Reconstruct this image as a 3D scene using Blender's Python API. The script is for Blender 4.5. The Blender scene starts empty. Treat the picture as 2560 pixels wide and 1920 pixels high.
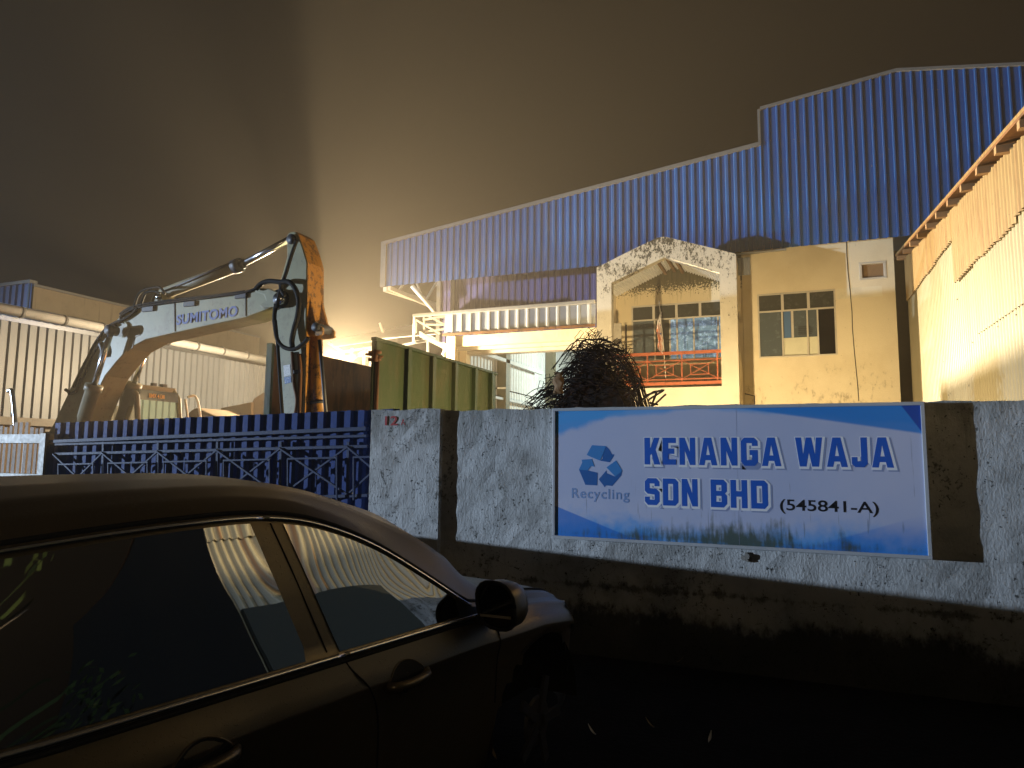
import bpy, bmesh, math, random
from mathutils import Vector, Matrix
from math import sin, cos, pi, atan, radians, sqrt
random.seed(7)
S = bpy.context.scene
C = S.collection
# ------------------------------------------------------------------ camera
F = 1720.0; CX, CY = 1280.0, 960.0; H = 1.78
PITCH = atan(183/F); ROLL = 0.0101; YAW = atan(F/4235)
fw = Vector((-sin(YAW)*cos(PITCH), cos(YAW)*cos(PITCH), sin(PITCH)))
r0 = Vector((cos(YAW), sin(YAW), 0)); u0 = r0.cross(fw)
rt = r0*cos(ROLL)+u0*sin(ROLL); up = u0*cos(ROLL)-r0*sin(ROLL)
O = Vector((0, 0, H))
cd = bpy.data.cameras.new('camera'); cam = bpy.data.objects.new('camera', cd); C.objects.link(cam)
cam.matrix_world = Matrix(((rt.x, up.x, -fw.x, 0), (rt.y, up.y, -fw.y, 0), (rt.z, up.z, -fw.z, H), (0, 0, 0, 1)))
cd.sensor_width = 36; cd.lens = F/2560*36; cd.clip_end = 1000; cd.clip_start = 0.05
S.camera = cam
# pixel of the photo -> world point on a real plane (used only to read off measurements)
def ray(x, y): return fw+rt*((x-CX)/F)-up*((y-CY)/F)
def PY(x, y, Y): d = ray(x, y); return O+d*(Y/d.y)
def PX(x, y, X): d = ray(x, y); return O+d*(X/d.x)
# ------------------------------------------------------------------ world, exposure
W = bpy.data.worlds.new('World'); S.world = W; W.use_nodes = True
bg = W.node_tree.nodes['Background']; bg.inputs[0].default_value = (1.0, 0.72, 0.5, 1); bg.inputs[1].default_value = 0.005
S.view_settings.view_transform = 'Standard'; S.view_settings.look = 'None'
S.view_settings.exposure = 0.0; S.view_settings.gamma = 1
S.render.engine = 'CYCLES'
S.cycles.use_denoising = True
S.cycles.max_bounces = 6; S.cycles.volume_bounces = 1; S.cycles.diffuse_bounces = 3
S.cycles.glossy_bounces = 3; S.cycles.sample_clamp_indirect = 4
S.cycles.caustics_reflective = False; S.cycles.caustics_refractive = False

# ------------------------------------------------------------------ lamps
def lamp(name, kind, loc, power, col, size=0.2, target=None, spot=None, blend=0.3):
    l = bpy.data.lights.new(name, kind); l.energy = power; l.color = col
    if kind == 'SPOT':
        l.spot_size = radians(spot); l.spot_blend = blend; l.shadow_soft_size = size
    elif kind == 'POINT': l.shadow_soft_size = size
    elif kind == 'AREA': l.size = size
    o = bpy.data.objects.new(name, l); o.location = loc
    if target is not None:
        o.rotation_euler = (Vector(target)-Vector(loc)).to_track_quat('-Z', 'Y').to_euler()
    C.objects.link(o); return o
LC = PY(822, 922, 15.6)                       # flood lamp behind the excavator arm
lamp('yard_flood_light', 'POINT', LC, 3000, (1.0, 0.79, 0.50), 0.12)
lamp('yard_flood_beam', 'SPOT', LC+Vector((.05, -.05, .02)), 36000, (1.0, 0.80, 0.50), 0.12, LC+Vector((.9, -.55, .02)), 122, 1.0)
LD = Vector((-1.9, 11.3, 1.0))               # yard lamp behind the boundary wall
lamp('yard_lamp_light', 'POINT', LD, 2500, (1.0, 0.75, 0.40), 0.07)
LA = Vector((-47.0, -10.5, 3.3))              # cold street light far down the road
lamp('street_light', 'SPOT', LA, 112000, (0.62, 0.78, 1.0), 0.12, (-5.5, 11.6, 3.6), 42, 1.0)
lamp('roadside_light', 'POINT', (4.5, -10.0, 5.6), 620, (1.0, 0.70, 0.38), 0.15)
lamp('hall_light', 'POINT', (-5.5, 25.0, 5.0), 900, (0.85, 1.0, 0.9), 0.3)

# ------------------------------------------------------------------ node helper
class N:
    def __init__(s, t, sock): s.t = t; s.s = sock
    def _m(s, op, *a, clamp=False):
        n = s.t.nodes.new('ShaderNodeMath'); n.operation = op; n.use_clamp = clamp
        for i, v in enumerate((s,)+a):
            if isinstance(v, N): s.t.links.new(v.s, n.inputs[i])
            else: n.inputs[i].default_value = v
        return N(s.t, n.outputs[0])
    def __add__(s, o): return s._m('ADD', o)
    def __sub__(s, o): return s._m('SUBTRACT', o)
    def __mul__(s, o): return s._m('MULTIPLY', o)
    def __truediv__(s, o): return s._m('DIVIDE', o)
    def clamp(s): return s._m('ADD', 0.0, clamp=True)
    def max(s, o): return s._m('MAXIMUM', o)
    def min(s, o): return s._m('MINIMUM', o)
    def abs(s): return s._m('ABSOLUTE')
    def frac(s): return s._m('FRACT')
    def sin(s): return s._m('SINE')
    def floor(s): return s._m('FLOOR')
    def ss(s, a, b):
        n = s.t.nodes.new('ShaderNodeMapRange'); n.interpolation_type = 'SMOOTHSTEP'
        s.t.links.new(s.s, n.inputs[0]); n.inputs[1].default_value = a; n.inputs[2].default_value = b
        if a > b:
            n.inputs[1].default_value = b; n.inputs[2].default_value = a; n.inputs[3].default_value = 1; n.inputs[4].default_value = 0
        return N(s.t, n.outputs[0])
class Mat:
    def __init__(s, name, col=(.5, .5, .5), rough=.7, metal=0.0, spec=0.5):
        s.m = bpy.data.materials.new(name); s.m.use_nodes = True; s.t = s.m.node_tree
        s.b = s.t.nodes['Principled BSDF']
        s.b.inputs['Roughness'].default_value = rough; s.b.inputs['Metallic'].default_value = metal
        s.b.inputs['Specular IOR Level'].default_value = spec
        s.b.inputs['Base Color'].default_value = (*col, 1); s.c = None; s.col = col
        g = s.t.nodes.new('ShaderNodeNewGeometry'); s.pos = g.outputs['Position']; s._x = None
    def xyz(s):
        if not s._x:
            n = s.t.nodes.new('ShaderNodeSeparateXYZ'); s.t.links.new(s.pos, n.inputs[0])
            s._x = [N(s.t, o) for o in n.outputs]
        return s._x
    def noise(s, scale, sx=1, sy=1, sz=1, detail=4, rough=.6, off=0):
        mp = s.t.nodes.new('ShaderNodeMapping'); s.t.links.new(s.pos, mp.inputs[0])
        mp.inputs['Scale'].default_value = (sx, sy, sz); mp.inputs['Location'].default_value = (off, off*1.3, off*.7)
        n = s.t.nodes.new('ShaderNodeTexNoise'); n.inputs['Scale'].default_value = scale
        n.inputs['Detail'].default_value = detail; n.inputs['Roughness'].default_value = rough
        s.t.links.new(mp.outputs[0], n.inputs[0]); return N(s.t, n.outputs[0])
    def vor(s, scale, sx=1, sy=1, sz=1, feature='F1'):
        mp = s.t.nodes.new('ShaderNodeMapping'); s.t.links.new(s.pos, mp.inputs[0]); mp.inputs['Scale'].default_value = (sx, sy, sz)
        n = s.t.nodes.new('ShaderNodeTexVoronoi'); n.feature = feature; n.inputs['Scale'].default_value = scale
        s.t.links.new(mp.outputs[0], n.inputs['Vector']); return N(s.t, n.outputs['Distance'])
    def mix(s, fac, col):
        """overlay colour by factor"""
        n = s.t.nodes.new('ShaderNodeMix'); n.data_type = 'RGBA'
        if isinstance(fac, N): s.t.links.new(fac.s, n.inputs[0])
        else: n.inputs[0].default_value = fac
        if s.c is None: n.inputs[6].default_value = (*s.col, 1)
        else: s.t.links.new(s.c, n.inputs[6])
        n.inputs[7].default_value = (*col, 1); s.c = n.outputs[2]
        s.t.links.new(s.c, s.b.inputs['Base Color']); return s
    def rough(s, v): s.t.links.new(v.s, s.b.inputs['Roughness']); return s
    def metalf(s, v): s.t.links.new(v.s, s.b.inputs['Metallic']); return s
    def bump(s, h, dist=.01, strength=1.0):
        n = s.t.nodes.new('ShaderNodeBump'); n.inputs['Strength'].default_value = strength; n.inputs['Distance'].default_value = dist
        s.t.links.new(h.s, n.inputs['Height']); s.t.links.new(n.outputs[0], s.b.inputs['Normal']); return s
def worn(name, col, dirt=(.08, .06, .04), rough=.55, metal=0.0, amt=.5, scale=3.0, streak=0.0, var=.75, spec=.5):
    m = Mat(name, col, rough, metal, spec)
    n1 = m.noise(scale); n2 = m.noise(scale*7, off=3)
    m.mix((n1.ss(.35, .75))*.5, tuple(c*var for c in col))
    m.mix((n1*.5+n2*.5).ss(.55, .72)*amt, dirt)
    if streak: m.mix(m.noise(6, 1, 1, .08, off=5).ss(.55, .75)*streak, dirt)
    m.rough(n2*.3+(rough-.12)); return m

# ------------------------------------------------------------------ materials
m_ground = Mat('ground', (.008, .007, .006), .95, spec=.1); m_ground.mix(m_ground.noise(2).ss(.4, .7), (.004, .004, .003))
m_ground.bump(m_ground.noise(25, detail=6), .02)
m_wall = Mat('weathered_plaster', (.52, .53, .53), .9, spec=.2)
x, y, z = m_wall.xyz()
lo = m_wall.noise(1.3); hi = m_wall.noise(14, 1, 1, .6, detail=8, rough=.7); sp = m_wall.noise(38, off=9, detail=3); vs = m_wall.noise(9, 1, 1, .12, off=2)
m_wall.mix(lo.ss(.4, .65)*.35, (.38, .38, .37))
m_wall.mix((hi*.6+lo*.4).ss(.52, .64)*((z-1.2).clamp()*.4+.35)*.55, (.18, .18, .16))
m_wall.mix((sp*.55+hi*.45).ss(.585, .625)*.95, (.02, .02, .018))
cl_ = m_wall.noise(2.3, off=21, detail=3); m_wall.mix((sp*.42+hi*.38+cl_*.4).ss(.672, .72)*.7, (.07, .07, .062)); m_wall.mix((hi*.5+cl_*.6).ss(.58, .78)*.45, (.20, .20, .19))
m_wall.mix(((z-1.55)*.5+vs*.9).ss(.66, .86)*.5, (.15, .15, .13)); m_wall.mix(vs.ss(.56, .74)*.25, (.14, .14, .12)); m_wall.mix((lo*.5+m_wall.noise(5, off=15, detail=8, rough=.75)*.5).ss(.50, .62)*.5, (.24, .24, .23))
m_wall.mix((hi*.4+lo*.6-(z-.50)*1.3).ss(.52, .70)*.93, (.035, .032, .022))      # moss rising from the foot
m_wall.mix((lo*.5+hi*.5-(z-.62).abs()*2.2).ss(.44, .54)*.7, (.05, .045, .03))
crk = m_wall.noise(2.2, 1.0, 1, 1.6, detail=5, off=4)
m_wall.mix((crk-.5).abs().ss(.004, .001)*m_wall.noise(1.6, off=8).ss(.5, .56), (.02, .02, .02))
m_wall.bump(hi*.5+m_wall.noise(55, 1, 1, .55, detail=5, off=1)*.5+vs*.1, .013)
m_cream = Mat('cream_render', (.70, .61, .43), .85, spec=.25)
n1 = m_cream.noise(1.1); n2 = m_cream.noise(9, 1, 1, .5, detail=8, rough=.7); z = m_cream.xyz()[2]
m_cream.mix(n1.ss(.4, .7)*.35, (.52, .42, .25))
m_cream.mix((n2*.62+n1*.38-(z-3.2).max(0.0)*.10).ss(.50, .62)*.6, (.16, .13, .08))
m_cream.mix((m_cream.noise(30, off=6)*.6+n2*.4).ss(.64, .67)*.9, (.05, .04, .02))
m_cream.bump(n2*.4+m_cream.noise(40, off=1)*.3, .012)
m_mould = Mat('mould_stained_render', (.58, .53, .42), .9, spec=.2)
n1 = m_mould.noise(1.4); n2 = m_mould.noise(17, 1, 1, .6, detail=9, rough=.78); z = m_mould.xyz()[2]
m_mould.mix(n1.ss(.4, .7)*.4, (.44, .38, .27))
m_mould.mix((n2*.7+n1*.3+(z-5.9)*.055).ss(.52, .585)*.93, (.035, .03, .018))
m_mould.bump(n2*.5, .015)
m_cstain = Mat('streaked_render', (.62, .52, .33), .85, spec=.25)
n1 = m_cstain.noise(1.2); n2 = m_cstain.noise(16, 1, 1, .09, detail=6, rough=.7); z = m_cstain.xyz()[2]
m_cstain.mix((n2+(z-5.9)*.22).ss(.50, .72)*.6, (.10, .08, .03))
m_cstain.mix((m_cstain.noise(26)+(z-5.95)*.9).ss(.5, .6)*.9, (.05, .045, .02))
def clad(name, col, rough=.42, fade=None, amt=.3):
    m = Mat(name, col, rough, .0, .5); n = m.noise(.5); s = m.noise(5, 1, 1, .05, off=3, detail=5)
    m.mix(n.ss(.35, .7)*.45, tuple(c*.72 for c in col)); m.mix(s.ss(.55, .75)*amt, fade or tuple(c*.5 for c in col))
    px, py, pz = m.xyz(); h = (((px*.98+py*.98).floor()*78.233).sin()*43758.5).frac(); m.mix(h*.38, tuple(c*.55 for c in col))
    m.mix(m.noise(11, off=12).ss(.70, .74)*.5, (.25, .24, .2)); m.mix(m.noise(1.6, 1, 1, .35, off=20, detail=6).ss(.52, .72)*.35, tuple(c*.5+.06 for c in col))
    return m
m_blue = clad('blue_metal_cladding', (.018, .105, .34), .38, (.07, .13, .33))
m_blue2 = clad('violet_blue_cladding', (.105, .10, .26), .45, (.14, .12, .3))
m_grey = clad('grey_metal_cladding', (.26, .28, .31), .4, (.26, .27, .27))
m_grey2 = clad('galvanised_cladding', (.23, .25, .28), .45, (.22, .20, .16))
m_trim = worn('dull_metal_trim', (.15, .15, .145), rough=.45, amt=.25)
m_shed = Mat('rusty_zinc_sheet', (.21, .185, .115), .45, 0.0, .5)
x, y, z = m_shed.xyz(); s1 = m_shed.noise(4.2, 1, 1, .06, detail=5, rough=.6); s2 = m_shed.noise(12, 1, 1, .10, off=5, detail=4)
m_shed.mix(m_shed.noise(2, 1, 1, .1).ss(.45, .7)*.5, (.14, .115, .065))
m_shed.mix((s1-(y-9.2).max(-.6)*.055).ss(.60, .68)*.85, (.17, .075, .016))
m_shed.mix((s2*.7+s1*.3).ss(.60, .70)*.6, (.15, .08, .025))
gr_ = ((y*-1+17.04)*(1/.13)).frac(); m_shed.mix((gr_-.5).abs().ss(.24, .46)*.8, (.06, .048, .028))  # valleys coloured darker as painted shade, so the ribs show under head-on light
m_eave = Mat('rusty_eave_sheet', (.20, .135, .05), .5, 0, .4)
m_eave.mix(m_eave.noise(7, 1, 1, .15, detail=5).ss(.45, .68)*.8, (.14, .07, .018)); ey = m_eave.xyz()[1]; m_eave.mix((((ey*-1+16.9)*(1/.13)).frac()-.5).abs().ss(.30, .48)*.5, (.06, .035, .012)); m_eave.mix(m_eave.noise(30, off=4).ss(.66, .7), (.08, .04, .02))  # includes painted shade in the rib valleys, like the wall sheet
m_wood = worn('old_timber', (.22, .13, .06), (.04, .02, .01), .8)
m_darkmetal = worn('dark_metal', (.035, .035, .04), (.08, .05, .03), .5)
m_black = Mat('black_rubber', (.012, .012, .012), .6)
m_hose = Mat('hydraulic_hose', (.010, .009, .008), .75, spec=.2)
m_chrome = Mat('chrome', (.85, .85, .86), .24, 1.0)
m_steel = Mat('polished_steel_rod', (.6, .62, .66), .22, 1.0)
m_cat = Mat('worn_cream_paint', (.30, .285, .17), .45, 0, .5)
n1 = m_cat.noise(2.3); n2 = m_cat.noise(13, detail=8, rough=.75); sc = m_cat.noise(18, 1, 1, .2, off=4)
m_cat.mix(n1.ss(.4, .7)*.4, (.20, .19, .12)); m_cat.mix((n2*.7+n1*.3).ss(.56, .64)*.7, (.13, .10, .06)); m_cat.mix(m_cat.noise(4, off=8, detail=6).ss(.52, .66)*.4, (.16, .13, .08)); m_cat.mix(sc.ss(.66, .72)*.6, (.06, .04, .02))
m_oran = Mat('worn_orange_paint', (.34, .155, .02), .42, 0, .5)
n2 = m_oran.noise(9, detail=9, rough=.78); m_oran.mix(n2.ss(.50, .58)*.85, (.07, .035, .012)); m_oran.mix(m_oran.noise(30, 1, 1, .3).ss(.62, .7)*.7, (.03, .018, .01))
m_green = Mat('green_bin_paint', (.024, .038, .012), .6, 0, .25)
n1 = m_green.noise(2.0, 1, 1, .4, off=2); n2 = m_green.noise(10, detail=8, rough=.7)
m_green.mix(n1.ss(.45, .65)*.6, (.05, .048, .02)); m_green.mix((n2*.6+n1*.4).ss(.56, .63)*.7, (.04, .035, .015)); m_green.bump(n1*.6+n2*.2, .05)
m_rust = Mat('rusty_steel', (.13, .055, .018), .75, 0, .3); m_rust.mix(m_rust.noise(5, 1, 1, .3, detail=7).ss(.45, .65)*.8, (.045, .02, .008)); m_rust.mix(m_rust.noise(14, 1, 1, .15).ss(.62, .7)*.5, (.25, .14, .06))
m_rebar = Mat('dark_rebar', (.012, .007, .005), .8, spec=.2); m_rebar.mix(m_rebar.noise(8).ss(.5, .6)*.6, (.045, .018, .008))
m_rail = Mat('red_oxide_paint', (.38, .095, .035), .5); m_rail.mix(m_rail.noise(12, detail=6).ss(.52, .64)*.6, (.12, .03, .012))
m_gate = worn('blue_gate_sheet', (.016, .045, .19), (.02, .025, .05), .65, 0, .45, 3, .4, spec=.2)
m_gateframe = worn('blue_gate_frame', (.028, .042, .10), (.04, .035, .03), .6, 0, .6, 5, spec=.25)
m_planks = worn('brown_grey_sheet', (.30, .22, .16), (.10, .06, .04), .7, 0, .5, 4, .5)
m_frame = worn('aluminium_frame', (.52, .48, .40), rough=.4, amt=.25)
m_concrete = worn('concrete', (.30, .28, .25), (.12, .1, .08), .85, 0, .4)
m_white = worn('white_paint', (.72, .72, .70), (.3, .28, .22), .5, 0, .3)
m_cab = worn('excavator_cab_paint', (.20, .175, .11), (.10, .08, .05), .5, 0, .4)
m_soil = worn('heaped_soil', (.20, .15, .10), (.06, .04, .03), .95)
def glassy(name, col, rough=.06):
    m = Mat(name, col, rough, 0, .8); n = m.noise(9, detail=7, rough=.7); m.mix(n.ss(.5, .75)*.5, tuple(min(1, c*2.4+.03) for c in col)); m.rough(n*.25+.02); return m
m_gdark = glassy('dark_dusty_pane', (.035, .038, .030))
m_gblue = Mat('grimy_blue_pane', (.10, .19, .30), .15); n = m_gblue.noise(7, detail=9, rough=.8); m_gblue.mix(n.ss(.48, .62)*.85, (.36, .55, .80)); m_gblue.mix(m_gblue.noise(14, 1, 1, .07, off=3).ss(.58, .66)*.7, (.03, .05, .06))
m_gslate = glassy('slate_pane', (.07, .09, .10)); m_void = Mat('unlit_room', (.008, .006, .005), .9)
m_board = worn('cream_board', (.62, .60, .44), amt=.15)
m_letter_red = Mat('red_paint', (.35, .02, .02), .7)
m_cabglass = Mat('cab_glass', (.66, .92, .60), .12); m_cabglass.b.inputs['Transmission Weight'].default_value = .92; m_cabglass.b.inputs['IOR'].default_value = 1.02
m_cabglass.mix(m_cabglass.noise(3, 1, 1, .3).ss(.4, .7)*.6, (.45, .66, .34))

m_gblue.t.links.new(m_gblue.c, m_gblue.b.inputs['Emission Color']); m_gblue.b.inputs['Emission Strength'].default_value = .45  # pane emission stands in for cool room light behind it
# ------------------------------------------------------------------ mesh helper
class M:
    def __init__(s): s.v = []; s.f = []
    def add(s, vs, fs):
        k = len(s.v); s.v += [Vector(p) for p in vs]; s.f += [[i+k for i in f] for f in fs]; return s
    def box(s, a, b):
        x0, y0, z0 = [min(a[i], b[i]) for i in range(3)]; x1, y1, z1 = [max(a[i], b[i]) for i in range(3)]
        return s.add([(x0, y0, z0), (x1, y0, z0), (x1, y1, z0), (x0, y1, z0), (x0, y0, z1), (x1, y0, z1), (x1, y1, z1), (x0, y1, z1)],
                     [(0, 3, 2, 1), (4, 5, 6, 7), (0, 1, 5, 4), (1, 2, 6, 5), (2, 3, 7, 6), (3, 0, 4, 7)])
    def ext(s, poly, d):
        d = Vector(d); n = len(poly); p = [Vector(q) for q in poly]
        s.add(p+[q+d for q in p], [list(range(n))[::-1], list(range(n, 2*n))]+[[i, (i+1) % n, (i+1) % n+n, i+n] for i in range(n)]); return s
    def bar(s, a, b, w, h=None, upv=(0, 0, 1)):
        a = Vector(a); b = Vector(b); h = h or w; d = (b-a).normalized(); u = Vector(upv)
        if abs(d.dot(u)) > .95: u = Vector((1, 0, 0))
        sx = d.cross(u).normalized()*w/2; sz = sx.cross(d).normalized()*h/2
        return s.ext([a-sx-sz, a+sx-sz, a+sx+sz, a-sx+sz], b-a)
    def tube(s, pts, r, n=8, cap=True):
        pts = [Vector(p) for p in pts]; rs = r if isinstance(r, (list, tuple)) else [r]*len(pts); k = len(s.v); pu = None
        for i, p in enumerate(pts):
            d = (pts[min(i+1, len(pts)-1)]-pts[max(i-1, 0)]).normalized()
            if pu is None: pu = d.orthogonal().normalized()
            u = (pu-d*pu.dot(d)).normalized(); pu = u; w = d.cross(u)
            for j in range(n):
                a = 2*pi*j/n; s.v.append(p+(u*cos(a)+w*sin(a))*rs[i])
        for i in range(len(pts)-1):
            for j in range(n):
                s.f.append([k+i*n+j, k+i*n+(j+1) % n, k+(i+1)*n+(j+1) % n, k+(i+1)*n+j])
        if cap:
            s.f.append([k+j for j in range(n)][::-1]); s.f.append([k+(len(pts)-1)*n+j for j in range(n)])
        return s
    def curve(s, pts, r, n=7, sub=6):
        return s.tube(crom(pts, sub), r, n)
    def corr(s, a, b, zb, zt, pitch, depth, nrm, kind='trap', lean=0, th=0):
        """ribbed sheet from plan point a to b; zb/zt numbers or functions of distance; ribs toward nrm"""
        a = Vector((a[0], a[1], 0)); b = Vector((b[0], b[1], 0)); L = (b-a).length; d = (b-a)/L; nr = Vector(nrm).normalized()
        fb = zb if callable(zb) else (lambda t: zb); ft = zt if callable(zt) else (lambda t: zt)
        ts = []; k = 0
        if kind == 'trap': prof = [(0, 0), (.42, 0), (.54, 1), (.84, 1), (.96, 0)]
        elif kind == 'rib': prof = [(0, 0), (.70, 0), (.76, 1), (.92, 1), (.98, 0)]
        else: prof = [(j/6, .5-.5*cos(2*pi*j/6)) for j in range(6)]
        t = 0
        while t < L:
            for q, h in prof:
                if t+q*pitch <= L: ts.append((t+q*pitch, h))
            t += pitch
        ts.append((L, ts[-1][1]))
        vs = []
        for t, h in ts:
            p = a+d*t+nr*depth*h; vs.append(p+Vector((0, 0, fb(t)))); vs.append(p+nr*lean+Vector((0, 0, ft(t))))
        s.add(vs, [[2*i, 2*i+2, 2*i+3, 2*i+1] for i in range(len(ts)-1)]); return s
    def build(s, name, mat, parent=None, smooth=False, bevel=0, loc=None, solid=0):
        me = bpy.data.meshes.new(name); base = Vector((0, 0, 0))
        o = bpy.data.objects.new(name, me)
        p = parent
        while p is not None: base += p.location; p = p.parent
        if loc is not None: o.location = Vector(loc)-base; base = Vector(loc)
        me.from_pydata([tuple(v-base) for v in s.v], [], s.f); me.update()
        bm = bmesh.new(); bm.from_mesh(me); bmesh.ops.recalc_face_normals(bm, faces=bm.faces); bm.to_mesh(me); bm.free()
        me.materials.append(mat.m)
        if smooth:
            for q in me.polygons: q.use_smooth = True
        C.objects.link(o)
        if parent is not None: o.parent = parent
        if bevel:
            md = o.modifiers.new('b', 'BEVEL'); md.width = bevel; md.segments = 2; md.limit_method = 'ANGLE'
        if solid:
            md = o.modifiers.new('s', 'SOLIDIFY'); md.thickness = solid; md.offset = 0
        return o
def crom(pts, sub=6):
    P = [Vector(p) for p in pts]; P = [P[0]*2-P[1]]+P+[P[-1]*2-P[-2]]; out = []
    for i in range(1, len(P)-2):
        for j in range(sub):
            t = j/sub; a, b, c, d = P[i-1:i+3]
            out.append(((b*2)+(c-a)*t+(a*2-b*5+c*4-d)*t*t+(b*3-a-c*3+d)*t**3)*.5)
    out.append(P[-2]); return out
def tag(o, label=None, cat=None, group=None, kind=None):
    if label: o['label'] = label
    if cat: o['category'] = cat
    if group: o['group'] = group
    if kind: o['kind'] = kind
    return o
def thing(name, loc, label, cat, group=None):
    o = bpy.data.objects.new(name, None); o.location = loc; o.empty_display_size = .2; C.objects.link(o)
    return tag(o, label, cat, group)
def box(a, b): return M().box(a, b)

# ------------------------------------------------------------------ lettering
def glyph_curve(name, loops_list, offset, mat, origin, ux, uy, depth, parent, tri=0.0):
    """loops in 2D -> filled curve -> mesh on plane origin+ux*x+uy*y"""
    cu = bpy.data.curves.new(name, 'CURVE'); cu.dimensions = '2D'; cu.fill_mode = 'BOTH'; cu.extrude = depth; cu.offset = offset
    for lp in loops_list:
        sp = cu.splines.new('POLY'); sp.points.add(len(lp)-1); sp.use_cyclic_u = True
        for p, q in zip(sp.points, lp): p.co = (q[0], q[1], 0, 1)
    return curve_to_mesh(name, cu, mat, origin, ux, uy, parent)
def curve_to_mesh(name, cu, mat, origin, ux, uy, parent):
    tmp = bpy.data.objects.new('tmp', cu); C.objects.link(tmp)
    dg = bpy.context.evaluated_depsgraph_get(); dg.update()
    me = bpy.data.meshes.new_from_object(tmp.evaluated_get(dg)); bpy.data.objects.remove(tmp)
    ux = Vector(ux); uy = Vector(uy); nz = ux.cross(uy); base = Vector((0, 0, 0)); p = parent
    while p is not None: base += p.location; p = p.parent
    for v in me.vertices:
        c = v.co.copy(); v.co = Vector(origin)+ux*c.x+uy*c.y+nz.normalized()*c.z-base
    me.materials.clear(); me.materials.append(mat.m); me.update()
    o = bpy.data.objects.new(name, me); C.objects.link(o)
    if parent is not None: o.parent = parent
    return o
def text(name, body, size, mat, origin, ux, uy, parent, bold=0.0, depth=.002, spacing=1.0, width=None):
    cu = bpy.data.curves.new(name, 'FONT'); cu.body = body; cu.size = size; cu.offset = bold; cu.extrude = depth; cu.space_character = spacing
    o = curve_to_mesh(name, cu, mat, (0, 0, 0), (1, 0, 0), (0, 1, 0), None)
    xs = [v.co.x for v in o.data.vertices]; k = 1.0
    if width: k = width/(max(xs)-min(xs))
    x0 = min(xs); base = Vector((0, 0, 0)); p = parent
    while p is not None: base += p.location; p = p.parent
    ux = Vector(ux); uy = Vector(uy); nz = ux.cross(uy).normalized()
    for v in o.data.vertices:
        c = v.co.copy(); v.co = Vector(origin)+ux*(c.x-x0)*k+uy*c.y+nz*c.z-base
    o.parent = parent; o.name = name; return o

# ================================================================== GROUND
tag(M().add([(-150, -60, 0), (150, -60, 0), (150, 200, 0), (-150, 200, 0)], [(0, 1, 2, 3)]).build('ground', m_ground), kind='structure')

# ================================================================== BOUNDARY WALL
YW = 6.27; YP = 6.205; ZT = 2.25
bw = thing('boundary_wall', (-1, YW, 0), 'weathered white plastered boundary wall carrying the blue recycling signboard', 'wall')
wm = M()
# long face as a grid with slight unevenness
def rough_panel(x0, x1, z0, z1, yf, yb, dx=.12, amp=.006, seed=1, ragged=.012):
    rr = random.Random(seed); m = M(); nx = max(2, int((x1-x0)/dx)); nz = max(2, int((z1-z0)/dx)); vs = []
    for i in range(nx+1):
        top = z1+rr.uniform(-ragged, ragged)
        for j in range(nz+1):
            e = 0 if i in (0, nx) or j in (0,) else rr.uniform(-amp, amp)
            vs.append((x0+(x1-x0)*i/nx, yf+e, z0+(top-z0)*j/nz))
    fs = [[i*(nz+1)+j, (i+1)*(nz+1)+j, (i+1)*(nz+1)+j+1, i*(nz+1)+j+1] for i in range(nx) for j in range(nz)]
    k = len(vs)
    for i in range(nx+1): vs.append((vs[i*(nz+1)+nz][0], yb, vs[i*(nz+1)+nz][2]))
    fs += [[i*(nz+1)+nz, (i+1)*(nz+1)+nz, k+i+1, k+i] for i in range(nx)]
    b0 = len(vs); vs += [(x0, yb, z0), (x1, yb, z0)]
    fs.append([j for j in range(nz+1)]+[k, b0]); fs.append([nx*(nz+1)+j for j in range(nz+1)]+[k+nx, b0+1])
    fs.append([k+i for i in range(nx+1)]+[b0+1, b0]); return m.add(vs, fs)
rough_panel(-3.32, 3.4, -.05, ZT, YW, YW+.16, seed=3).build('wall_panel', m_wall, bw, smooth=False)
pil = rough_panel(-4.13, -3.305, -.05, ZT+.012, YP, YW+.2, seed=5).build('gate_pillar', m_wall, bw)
# plaster patch: blister, broken lump under the sign
bl = M(); c0 = PY(1860, 1395, YW)
for k in range(9):
    a = random.uniform(0, 6.28); q = c0+Vector((cos(a)*.045*random.random()+.02, -.004, sin(a)*.045*random.random())); r = random.uniform(.012, .03)
    bl.ext([q+Vector((cos(t)*r*random.uniform(.7, 1.2), 0, sin(t)*r*random.uniform(.6, 1.2))) for t in [i*1.05 for i in range(6)]], (0, -.02*random.random()-.008, 0))
bl.build('broken_plaster', m_concrete, bw)
o1 = PY(962, 1063, YP-.004); hh = .115
text('painted_number', '12', .135, m_letter_red, o1, (1, 0, 0), (0, 0, 1), pil, bold=.0022, depth=.0008, width=.155)
text('painted_letter', 'A', .085, m_letter_red, PY(1002, 1062, YP-.004), (1, 0, 0), (0, 0, 1), pil, bold=.0016, depth=.0008, width=.055)

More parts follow.
